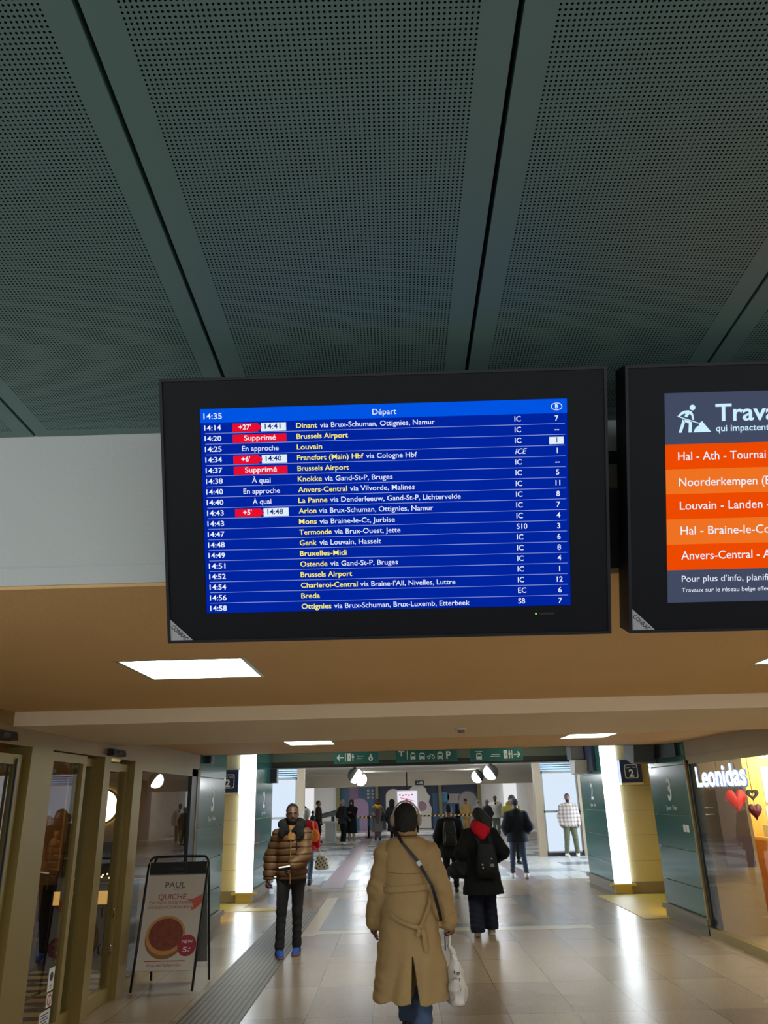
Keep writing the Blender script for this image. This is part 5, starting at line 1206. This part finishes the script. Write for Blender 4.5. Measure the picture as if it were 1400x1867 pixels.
pc = gw+np.array([-.035, -.0, -.05]); m = MB().box(-.004, .004, -.035, .035, -.065, .065); m.xf(lambda x, y, z: (pc[0]+x, pc[1]+y, pc[2]+z)); obj('casing', m, M_BLACK, h); m = MB().box(-.0055, -.004, -.031, .031, -.06, .06); m.xf(lambda x, y, z: (pc[0]+x, pc[1]+y, pc[2]+z)); obj('screen', m, mat('phone_glass', (30, 44, 42), .1), h)

# ---------------------------------------------------------------- 2 the man in the brown puffer jacket, walking towards the camera
K_PUFF = cloth('brown_quilted_nylon', (96, 66, 40), .5, (60, .2), (7, .14)); K_FUR = mat('black_fur', (12, 11, 11), .95, bump=(240, 1.0)); K_RIB = cloth('dark_rib', (26, 20, 20))
P = Person('man in a brown quilted jacket with a black fur collar walking towards the camera', -1.33, 10.3, 183, 1.665, .006,
           feet={1: (.125, .10, .0, 12, 0), -1: (-.075, -.10, .0, -6, 0)}, wrists={1: (.285, .05, .88), -1: (-.02, .30, 1.02)}, poles={-1: (-1, -.3, -.6), 1: (.5, -1, 0)}, head=(8, -4), curl=(.8, .75), build=1.0)
P.body(SK_D)
P.coat('jacket', K_PUFF, hem=.87, flare=-.01, thick=.036, sleeve=.018, puff=(.082, .016), folds=0, wide=1.04, cuff=.03, collar=1.47)
b = SDF(); b.prof([(.815+P.dz, 0, 0, .188, .136), (.88+P.dz, 0, 0, .198, .142)], .01); P.put('waistband', b, K_RIB)
for q in (-1, 1):
    u = P.wr[q]-P.el[q]; u = u/np.linalg.norm(u); P.tube('cuff', [P.wr[q]-u*.055, P.wr[q]-u*.005], [.043, .040], K_RIB)
# fur collar: lapels open over a tan roll neck
b = SDF(); zc_ = P.dz
b.chain([(-.02, .02+.115, 1.44+zc_), (-.09, .10, 1.47+zc_), (-.125, .0, 1.515+zc_), (-.08, -.09, 1.535+zc_), (.0, -.11, 1.54+zc_), (.08, -.09, 1.535+zc_), (.125, .0, 1.515+zc_), (.09, .10, 1.47+zc_), (.05, .125, 1.44+zc_)], [.02, .05, .056, .05, .05, .05, .056, .05, .03], .03)
b.chain([(-.10, .09, 1.46+zc_), (-.115, .125, 1.40+zc_), (-.10, .14, 1.355+zc_)], [.05, .048, .03], .03); b.chain([(.10, .09, 1.47+zc_), (.12, .115, 1.42+zc_), (.12, .13, 1.385+zc_)], [.048, .044, .03], .03)
b.disp(lambda Q: .005*np.sin(Q[..., 0]*150)*np.sin(Q[..., 1]*140)*np.sin(Q[..., 2]*150)); P.put('fur_collar', b, K_FUR)
b = SDF(); b.prof([(1.33+zc_, 0, .04, .075, .13), (1.43+zc_, 0, .03, .075, .105), (1.50+zc_, 0, .02, .062, .075)], .02); P.put('pullover', b, cloth('tan_knit', (140, 96, 50)))
m = MB().box(-.006, .006, .176, .186, .82+zc_, 1.36+zc_); P.add('zip', m, mat('brass', (150, 116, 60), .35, .8)); m = MB().box(-.083, -.068, .158, .172, 1.215+zc_, 1.32+zc_); P.add('chest_pocket', m, K_RIB, label='dark chest pocket zip')
P.hair('recede', HAIR_K)
b = SDF(); R = P.HR
b.ell(P.H((0, .048, 1.572)), (.060, .064, .050), .01, R=R); b.ell(P.H((0, .085, 1.585)), (.040, .03, .03), .01, R=R); b.ell(P.H((0, .118, 1.585)), (.022, .02, .009), .006, 's', R=R); n = R@np.array([0, .25, -1.]); c = P.H((0, .05, 1.598)); b.cut(lambda Q: -((Q-c)@n)); P.put('beard', b, mat('stubble', (34, 24, 20), .8))
for q in (-1, 1):
    b = SDF(); b.chain([P.H((q*.013, .109, 1.663)), P.H((q*.032, .107, 1.668)), P.H((q*.052, .094, 1.662))], [.0045, .005, .003], .004); P.put('eyebrow', b, HAIR_K, .6)
    b = SDF(); b.ell(P.H((q*.031, .0935, 1.645)), (.013, .011, .0085), .004, R=R); e = P.put('eye', b, mat('eye_white', (112, 100, 92), .3), .5)
    b = SDF(); b.ell(P.H((q*.031, .1025, 1.645)), (.006, .004, .006), .003, R=R); P.put('iris', b, mat('iris_dark', (14, 9, 7), .2), .4, parent=e)
P.trousers(cloth('faded_black_denim', (44, 42, 44), .85, (260, .3), (6, .35)), wide=-.004, hem=.12, loose=.012, folds=.004)
for q in (-1, 1):
    a, k_ = P.an[q], P.kn[q]; u = (k_-a)/np.linalg.norm(k_-a); P.tube('trouser_cuff', [a+u*.035, a+u*.075], [.062, .060], cloth('faded_black_denim', (44, 42, 44)))
P.shoes(mat('blue_suede', (42, 78, 160), .8), mat('tan_gum_sole', (140, 94, 60), .6), .010)
gp = P.grip[1]; gw = P.world(gp[0])
M_PET = glass_mat('clear_plastic', (.86, .90, .96), 1.4)
h = thing('water_bottle', 'clear water bottle with a blue cap held by the man in brown', 'bottle', (gw[0]+.02, gw[1]-.02, gw[2]-.19)); bx_, by_, bz_ = gw[0]+.028, gw[1]-.03, gw[2]
obj('bottle_body', MB().lathe((bx_, by_, bz_), [(0, -.185), (.028, -.185), (.031, -.17), (.031, -.06), (.024, -.03), (.013, .012), (.013, .03)], 20), M_PET, h); obj('label', MB().lathe((bx_, by_, bz_), [(.0318, -.075), (.0318, -.03), (.026, -.015)], 20), mat('bottle_label', (206, 220, 246), .5), h); obj('cap', MB().cyl((bx_, by_), .016, .016, bz_+.012, bz_+.032, 16), mat('blue_cap', (36, 40, 140), .4), h)
gp = P.grip[-1]; gw = P.world(gp[0])
h = thing('phone', 'phone with a bright edge held before the chest of the man in the brown jacket', 'phone', tuple(gw)); m = MB().box(-.075, .075, -.005, .004, -.012, .036); m.xf(lambda x, y, z: (gw[0]-.03+x, gw[1]-.035+y-.3*z, gw[2]+.035+z+.12*x)); obj('casing', m, M_BLACK, h); m = MB().box(-.065, .065, -.008, -.005, .022, .036); m.xf(lambda x, y, z: (gw[0]-.03+x, gw[1]-.035+y-.3*z, gw[2]+.035+z+.12*x)); obj('screen', m, emis('phone_screen', (255, 250, 230), 1.2), h)

# ---------------------------------------------------------------- 3 red jacket behind him
P = Person('grey haired person in a red jacket half hidden by the man in brown', -2.02, 18.1, -8, 1.52, .010, feet={-1: (-.10, .12, 0, 0, 0), 1: (.12, -.16, .03, 0, 25)}, build=1.1)
P.body(SK_M); K_RED = cloth('red_jacket', (178, 16, 36)); P.coat('jacket', K_RED, hem=.80, thick=.03, wide=1.08); P.hair('bob', HAIR_G); P.trousers(K_DENIM, hem=.16); P.shoes(mat('dark_boot', (40, 34, 30), .6), None, .014)
gw = P.world(P.grip[1][0])
h = thing('tote_bag', 'cream tote bag with black dots hanging behind the man in the brown jacket', 'bag', (gw[0]+.12, gw[1]-.1, gw[2]-.42)); b = SDF(); tx, ty, tz = gw[0]+.10, gw[1]-.08, gw[2]-.40
b.prof([(tz, tx, ty, .12, .05), (tz+.03, tx, ty, .165, .075), (tz+.16, tx, ty, .14, .065), (tz+.28, tx, ty, .08, .035)], .02); V, F = b.mesh(.010); link('bag_body', V, F, mat('cream_canvas', (196, 184, 164), .8), h, None, np.ones(len(F), bool))
m = MB(); rnd = random.Random(8)
for k in range(14):
    a = -.13+.26*((k*.618+.1) % 1); z = tz+.035+.21*(k+.5)/14; rx = np.interp(z-tz, [.03, .16, .28], [.165, .14, .08]); x_ = max(-.95, min(.95, a/rx)); yy = ty-math.sqrt(1-x_*x_)*.078-.004
    m.add([(tx+a+.019*math.cos(q), yy, z+.019*math.sin(q)) for q in np.linspace(0, 2*math.pi, 13)[:-1]], [tuple(range(12))])
obj('dots', m, M_BLACK, h); obj('handle', MB().tube([(tx-.05, ty, tz+.27), (tx-.03, ty, tz+.36), (gw[0], gw[1], gw[2])], .010, 8), mat('cream_canvas', (196, 184, 164), .8), h)
sw = P.world(P.L(.19, -.12, 1.28)); b = SDF(); b.ell((sw[0]+.05, sw[1]-.10, sw[2]-.12), (.10, .05, .13), .02); V, F = b.mesh(.010)
h = thing('shoulder_bag', 'orange bag on the shoulder of the person in the red jacket', 'bag', (sw[0], sw[1], sw[2]-.25)); link('pouch', V, F, cloth('orange_cloth', (206, 116, 40)), h, None, np.ones(len(F), bool)); obj('strap', MB().tube([(sw[0]+.03, sw[1]-.08, sw[2]), (sw[0]-.0, sw[1]-.0, sw[2]+.17)], .018, 8), cloth('orange_cloth', (206, 116, 40)), h)

# ---------------------------------------------------------------- 4 the woman in black with the red hood
P = Person('woman in a black coat with a red hood and wide dark trousers, seen from behind', 1.10, 11.35, 6, 1.545, .008, feet={-1: (-.15, -.16, .05, 0, -35), 1: (.11, .10, .0, -5, 0)}, wrists={-1: (-.28, .16, 1.05), 1: (.30, .22, 1.05)}, head=(14, -8), build=1.12)
P.body(SK_M); K_WOOL = cloth('black_wool', (13, 13, 15), .95, (60, .4))
P.coat('coat', K_WOOL, hem=.56, flare=.055, thick=.034, sleeve=.03, wide=1.12, cuff=.0)
b = SDF(); z_ = P.dz; b.prof([(1.42+z_, 0, -.02, .15, .135), (1.50+z_, 0, -.02, .155, .13), (1.57+z_, 0, -.01, .125, .11), (1.60+z_, 0, .0, .10, .09)], .03); b.ell((0, -.12, 1.46+z_), (.14, .075, .10), .04); b.ell((0, -.16, 1.38+z_), (.06, .05, .07), .05); P.put('hood', b, cloth('red_hood', (176, 8, 30), .85, (60, .3)))
P.hair('long', HAIR_K); b = SDF(); b.chain([P.H((.045, -.07, 1.66)), P.H((.075, -.11, 1.58)), P.H((.095, -.115, 1.50)), P.H((.085, -.10, 1.43))], [.06, .062, .058, .035], .04); b.chain([P.H((.0, -.09, 1.66)), P.H((.015, -.13, 1.57)), P.H((.04, -.14, 1.50))], [.06, .05, .03], .04); b.disp(lambda Q: .006*np.sin(Q[..., 0]*90)*np.sin(Q[..., 2]*70)); P.put('hair_locks', b, HAIR_K); P.trousers(cloth('wide_navy_denim', (20, 23, 38), .9, (160, .3)), wide=.038, hem=.075, loose=.012, flare=.012, folds=.003); P.shoes(M_SHOEG, M_SHOEW, .012)
h = thing('backpack', 'black backpack with small pins on the back of the woman with the red hood', 'bag', tuple(P.world((0, -.25, .9)))); M_PACK = cloth('black_pack', (14, 14, 16), .7, (60, .4))
b = SDF(); b.prof([(.80+z_, .03, -.22, .13, .06), (.86+z_, .03, -.235, .16, .085), (1.10+z_, .03, -.225, .155, .085), (1.27+z_, .03, -.20, .12, .06)], .03, ex=3); b.ell((.03, -.305, .95+z_), (.11, .05, .09), .03); P.put('pack_body', b, M_PACK, parent=h)
m = MB().box(.055, .115, -.362, -.350, .955+z_, .995+z_); P.add('patch', m, mat('patch_grey', (110, 100, 94), .6), h)
for px_, pz_ in ((-.055, .985), (-.05, .94), (.09, 1.06)): P.add('pin', MB().lathe((px_, -.335 if pz_ < 1.02 else -.318, pz_+z_), [(0, -.008), (.012, -.006), (.012, .01)], 12, 0, 'y'), mat('pin_pale', (190, 186, 180), .4), h)
for q in (-1, 1): P.add('strap', strap('s', [(.03+q*.09, -.19, 1.26+z_), (q*.11, -.11, 1.46+z_), (q*.115, .02, 1.48+z_), (q*.12, .13, 1.36+z_)], .05, .012, None, (1, 0, 0)), M_PACK, h)
h = thing('duffel_bag', 'black soft bag under the left arm of the woman with the red hood', 'bag', tuple(P.world((-.35, .05, .85)))); b = SDF(); b.cone((-.22, .0, 1.02+z_), (-.40, .08, .88+z_), .10, .115, .05); b.ell((-.30, .04, .87+z_), (.14, .13, .10), .05); b.disp(lambda Q: .007*np.sin(Q[..., 0]*45+Q[..., 2]*38)); P.put('bag_body', b, M_PACK, parent=h); P.add('strap', strap('s', [(-.30, .10, 1.0+z_), (-.25, .02, 1.25+z_), (-.20, -.02, 1.47+z_)], .035, .01, None, (0, 1, 0)), M_PACK, h)

# ---------------------------------------------------------------- 5 middle distance
P = Person('man in a dark hooded jacket and blue jeans walking away, seen from behind', 2.62, 18.5, 0, 1.63, .010, feet={-1: (-.16, .10, .0, 0, 0), 1: (.14, -.12, .02, -8, -15)}, wrists={-1: (-.24, .12, 1.0), 1: (.24, .12, 1.0)}, head=(0, -12), build=1.12)
P.body(SK_B); P.coat('jacket', K_NAVY, hem=.80, thick=.036, sleeve=.02, wide=1.08, flare=.02); b = SDF(); b.ell(P.L(0, -.09, 1.47), (.12, .07, .07), .03); P.put('hood', b, K_NAVY); P.hair('crop', HAIR_K); P.trousers(cloth('slate_denim', (56, 66, 86), .8), hem=.12, loose=.008); P.shoes(M_SHOEW, None, .012)
P = Person('man in a plaid shirt jacket and olive trousers standing by the frosted luminous pane', 5.02, 24.42, 176, 1.70, .012, feet={-1: (-.16, 0, 0, -10, 0), 1: (.16, 0, 0, 12, 0)}, wrists={-1: (-.25, .06, .90), 1: (.25, .06, .90)}, head=(-6, 4), build=1.1)
P.body(SK_D)
K_PLAID = bpy.data.materials.new('plaid_flannel'); K_PLAID.use_nodes = True; nt = K_PLAID.node_tree; g = nd(nt, 'ShaderNodeTexCoord'); sp_ = nd(nt, 'ShaderNodeSeparateXYZ'); nt.links.new(g.outputs['Object'], sp_.inputs[0])
def band(v, per, w): return mth(nt, 'LESS_THAN', mth(nt, 'FRACT', mth(nt, 'DIVIDE', mth(nt, 'ADD', v, 10.0), per)), w)
kk = mth(nt, 'ADD', mth(nt, 'MULTIPLY', band(sp_.outputs[0], .10, .45), .5), mth(nt, 'MULTIPLY', band(sp_.outputs[2], .105, .42), .5)); rp = nd(nt, 'ShaderNodeValToRGB'); nt.links.new(kk, rp.inputs[0]); rp.color_ramp.elements[0].color = (*lin((186, 172, 160)), 1); rp.color_ramp.elements[1].color = (*lin((118, 104, 102)), 1); bs = nt.nodes['Principled BSDF']; nt.links.new(rp.outputs[0], bs.inputs['Base Color']); bs.inputs['Roughness'].default_value = .9
P.coat('shirt_jacket', K_PLAID, hem=.83, thick=.032, sleeve=.012, wide=1.12, flare=.015, cuff=.0); P.hair('crop', HAIR_K); P.trousers(cloth('olive_cotton', (84, 84, 62)), hem=.09, loose=.018, wide=.005); P.shoes(M_SHOEW, None, .012)
b = SDF(); b.ell(P.H((0, .05, 1.57)), (.062, .064, .05), .01); P.put('beard', b, mat('stubble', (34, 24, 20), .8))
P = Person('man in black wearing a black backpack, just right of the trench coat', .98, 16.2, -3, 1.56, .010, feet={-1: (-.1, -.08, 0, 0, 0), 1: (.10, .12, 0, 0, 0)}, head=(0, -6), build=1.1)
P.body(SK_B); P.coat('coat', K_BLACK, hem=.70, thick=.034, flare=.03, wide=1.05); P.hair('crop', HAIR_K); P.trousers(K_BLACK, hem=.1); P.shoes(M_SHOEK); z_ = P.dz
h = thing('backpack', 'black backpack with a pale strap on the back of the man in black', 'bag', tuple(P.world((0, -.25, .95)))); b = SDF(); b.prof([(.93+z_, 0, -.21, .12, .06), (.99+z_, 0, -.225, .15, .08), (1.25+z_, 0, -.215, .145, .08), (1.43+z_, 0, -.19, .10, .05)], .03, ex=3); b.ell((0, -.29, 1.08+z_), (.11, .04, .09), .03); P.put('pack_body', b, cloth('charcoal_pack', (30, 31, 31), .6), parent=h)
P.add('tab', MB().box(-.10, -.085, -.318, -.31, 1.02+z_, 1.22+z_), mat('strap_grey', (110, 112, 104), .6), h); P.add('tab', MB().box(.0, .06, -.316, -.30, 1.19+z_, 1.20+z_), mat('strap_grey', (110, 112, 104), .6), h)
P = Person('tall person in a mustard hooded jacket behind the man in blue jeans, looking down', 3.06, 22.3, 196, 1.70, .012, wrists={-1: (-.10, .28, 1.15), 1: (.10, .28, 1.15)}, head=(10, -18), build=1.12)
P.body(SK_D); K_MUS = cloth('mustard_jacket', (106, 94, 20)); P.coat('jacket', K_MUS, hem=.82, thick=.036, wide=1.1); b = SDF(); b.ell(P.L(-.0, -.09, 1.52), (.13, .09, .09), .03); P.put('hood', b, K_MUS); P.hair('short', HAIR_K); P.trousers(K_BLACK); P.shoes(M_SHOEK)
h = thing('tablet', 'white sheet held by the person in the mustard jacket', 'paper', tuple(P.world((0, .35, 1.2)))); P.add('sheet', MB().box(-.09, .09, .345, .352, 1.10, 1.36), M_WHITEP, h)

# ---------------------------------------------------------------- 6 far hall
V6 = .017
P = Person('bearded man in a dark brown coat standing sideways by the white cabinet', -3.43, 35.3, -84, 1.66, V6, head=(0, 6)); P.body(SK_M); P.coat('coat', cloth('dark_brown_coat', (52, 42, 38)), hem=.72, thick=.03); P.hair('short', HAIR_B); P.trousers(K_BLACK); P.shoes(M_SHOEK)
P = Person('grey haired man in a dark jacket and white shoes, nearer of the standing couple', -2.27, 33.4, -52, 1.68, V6, head=(-20, 0), wrists={-1: (-.22, .14, 1.0), 1: (.22, .14, 1.0)}, build=1.08); P.body(SK_M); P.coat('jacket', cloth('charcoal_jacket', (34, 34, 38)), hem=.80, thick=.034); P.hair('short', HAIR_G); P.trousers(K_BLACK); P.shoes(M_SHOEW, None, .014)
P = Person('woman in a long black coat holding her hands together beside the grey haired man', -1.93, 33.9, 168, 1.66, V6, wrists={-1: (-.05, .26, 1.22), 1: (.05, .26, 1.22)}); P.body(SK_M); P.coat('coat', K_BLACK, hem=.42, thick=.032, flare=.04); P.hair('hijab', cloth('dark_scarf', (30, 28, 32)), 'headscarf'); P.trousers(cloth('beige_trousers', (150, 126, 104))); P.shoes(M_SHOEW)
P = Person('woman in a long grey coat with a bright yellow scarf facing the camera', -.93, 36.1, 184, 1.67, V6, wrists={-1: (-.30, .06, .98), 1: (.16, .20, 1.05)}); P.body(SK_D); P.coat('coat', cloth('grey_wool_coat', (122, 118, 112)), hem=.36, thick=.034, flare=.06); b = SDF(); b.prof([(.12, 0, .06, .13, .12), (.7, 0, .075, .12, .11), (1.35, 0, .06, .12, .11)], .02); P.put('dress', b, mat('flowered_dress', (96, 76, 84), .8, noise=(16, .8))); b = SDF(); b.chain([(-.10, .03, 1.46), (0, .11, 1.42), (.10, .03, 1.47), (0, -.06, 1.49), (-.10, .03, 1.46)], [.06, .065, .06, .05, .06], .03); b.ell((0, .12, 1.37), (.07, .05, .07), .03); P.put('scarf', b, cloth('yellow_scarf', (240, 176, 8))); P.hair('bob', HAIR_K); P.shoes(M_SHOEK)
gw = P.world(P.grip[-1][0]); h = thing('handbag', 'dark handbag carried by the woman with the yellow scarf', 'bag', (gw[0]+.05, gw[1], gw[2]-.2)); b = SDF(); b.prof([(gw[2]-.10, gw[0]+.06, gw[1], .20, .06), (gw[2]+.04, gw[0]+.06, gw[1], .17, .06), (gw[2]+.16, gw[0]+.03, gw[1], .07, .05)], .02); V, F = b.mesh(.014); link('pouch', V, F, M_STRAP, h, None, np.ones(len(F), bool)); obj('handle', MB().tube([(gw[0]+.03, gw[1], gw[2]+.14), (gw[0]-.06, gw[1], gw[2]+.42)], .015, 8), M_STRAP, h)
P = Person('person in a black hooded coat partly hidden by the beige headphones', -.24, 31.5, -40, 1.64, V6, head=(0, 0)); P.body(SK_M); P.coat('coat', K_BLACK, hem=.55, thick=.04); P.hair('hood', K_BLACK, 'hood'); P.trousers(K_BLACK); P.shoes(M_SHOEW)
P = Person('small person in a cream coat standing before the mural right of the headphones', .90, 43.2, 200, 1.42, V6, wrists={1: (.20, .20, 1.0)}); P.body(SK_M); P.coat('coat', cloth('cream_coat', (206, 194, 172)), hem=.45, thick=.034); P.hair('bob', HAIR_B); P.trousers(K_BLACK); P.shoes(M_SHOEK)
P = Person('man in a mustard tracksuit with a dark cap standing in the far hall', 3.18, 38.9, 150, 1.57, V6, wrists={-1: (-.12, .24, 1.05), 1: (.14, .24, 1.05)}, head=(35, 0), build=1.1); P.body(SK_M); K_TAN = cloth('tan_tracksuit', (188, 152, 92)); P.coat('hooded_top', K_TAN, hem=.82, thick=.034); P.hair('beanie', cloth('dark_cap', (52, 50, 56)), 'cap'); P.trousers(K_TAN, wide=.012); P.shoes(M_SHOEK)
P = Person('woman in a white coat and white headscarf beside the man in the mustard tracksuit', 3.98, 41.2, 165, 1.51, V6, head=(30, 0)); P.body(SK_M); P.coat('coat', cloth('white_coat', (206, 204, 204)), hem=.30, thick=.03, flare=.04); P.hair('hijab', cloth('white_headscarf', (226, 222, 218)), 'headscarf'); P.trousers(K_DENIM); P.shoes(M_SHOEW)
P = Person('person in a long navy coat and dark hood walking left', 2.95, 41.0, 70, 1.33, V6, lean=.12); P.body(SK_M); P.coat('coat', cloth('navy_coat', (30, 34, 52)), hem=.50, thick=.04); P.hair('hood', cloth('navy_coat', (30, 34, 52)), 'hood'); P.trousers(K_DENIM); P.shoes(M_SHOEK)
P = Person('man in a white jacket facing the camera in the far hall on the right', 4.36, 37.0, 178, 1.67, V6, build=1.15); P.body(SK_D); P.coat('jacket', cloth('white_jacket', (220, 214, 204)), hem=.80, thick=.036); b = SDF(); b.ell(P.L(0, .10, 1.40), (.05, .06, .09), .02); P.put('shirt', b, K_BLACK); P.hair('crop', HAIR_K); P.trousers(cloth('sage_trousers', (124, 132, 112)), wide=.01); P.shoes(M_SHOEW)
P = Person('person in a dark jacket and blue cap beside the man in white', 3.88, 36.0, 120, 1.52, V6, head=(20, 0), build=1.08); P.body(SK_M); P.coat('jacket', cloth('dark_grey_jacket', (46, 48, 56)), hem=.75, thick=.036); P.hair('beanie', cloth('pale_blue_cloth_cap', (120, 138, 168)), 'cap'); P.trousers(K_BLACK); P.shoes(M_SHOEK)
P = Person('person in dark teal clothes beside the bright panel at the far left', -4.28, 37.6, -70, 1.42, V6); P.body(SK_B); P.coat('jacket', cloth('teal_jacket', (48, 66, 76)), hem=.78); P.hair('short', HAIR_K); P.trousers(K_BLACK); P.shoes(M_SHOEK)
P = Person('short person in a slate jacket behind the bearded man', -3.98, 38.2, -60, 1.22, V6); P.body(SK_M); P.coat('jacket', cloth('slate_jacket', (64, 76, 88)), hem=.75); P.hair('short', HAIR_B); P.trousers(K_NAVY); P.shoes(M_SHOEK)
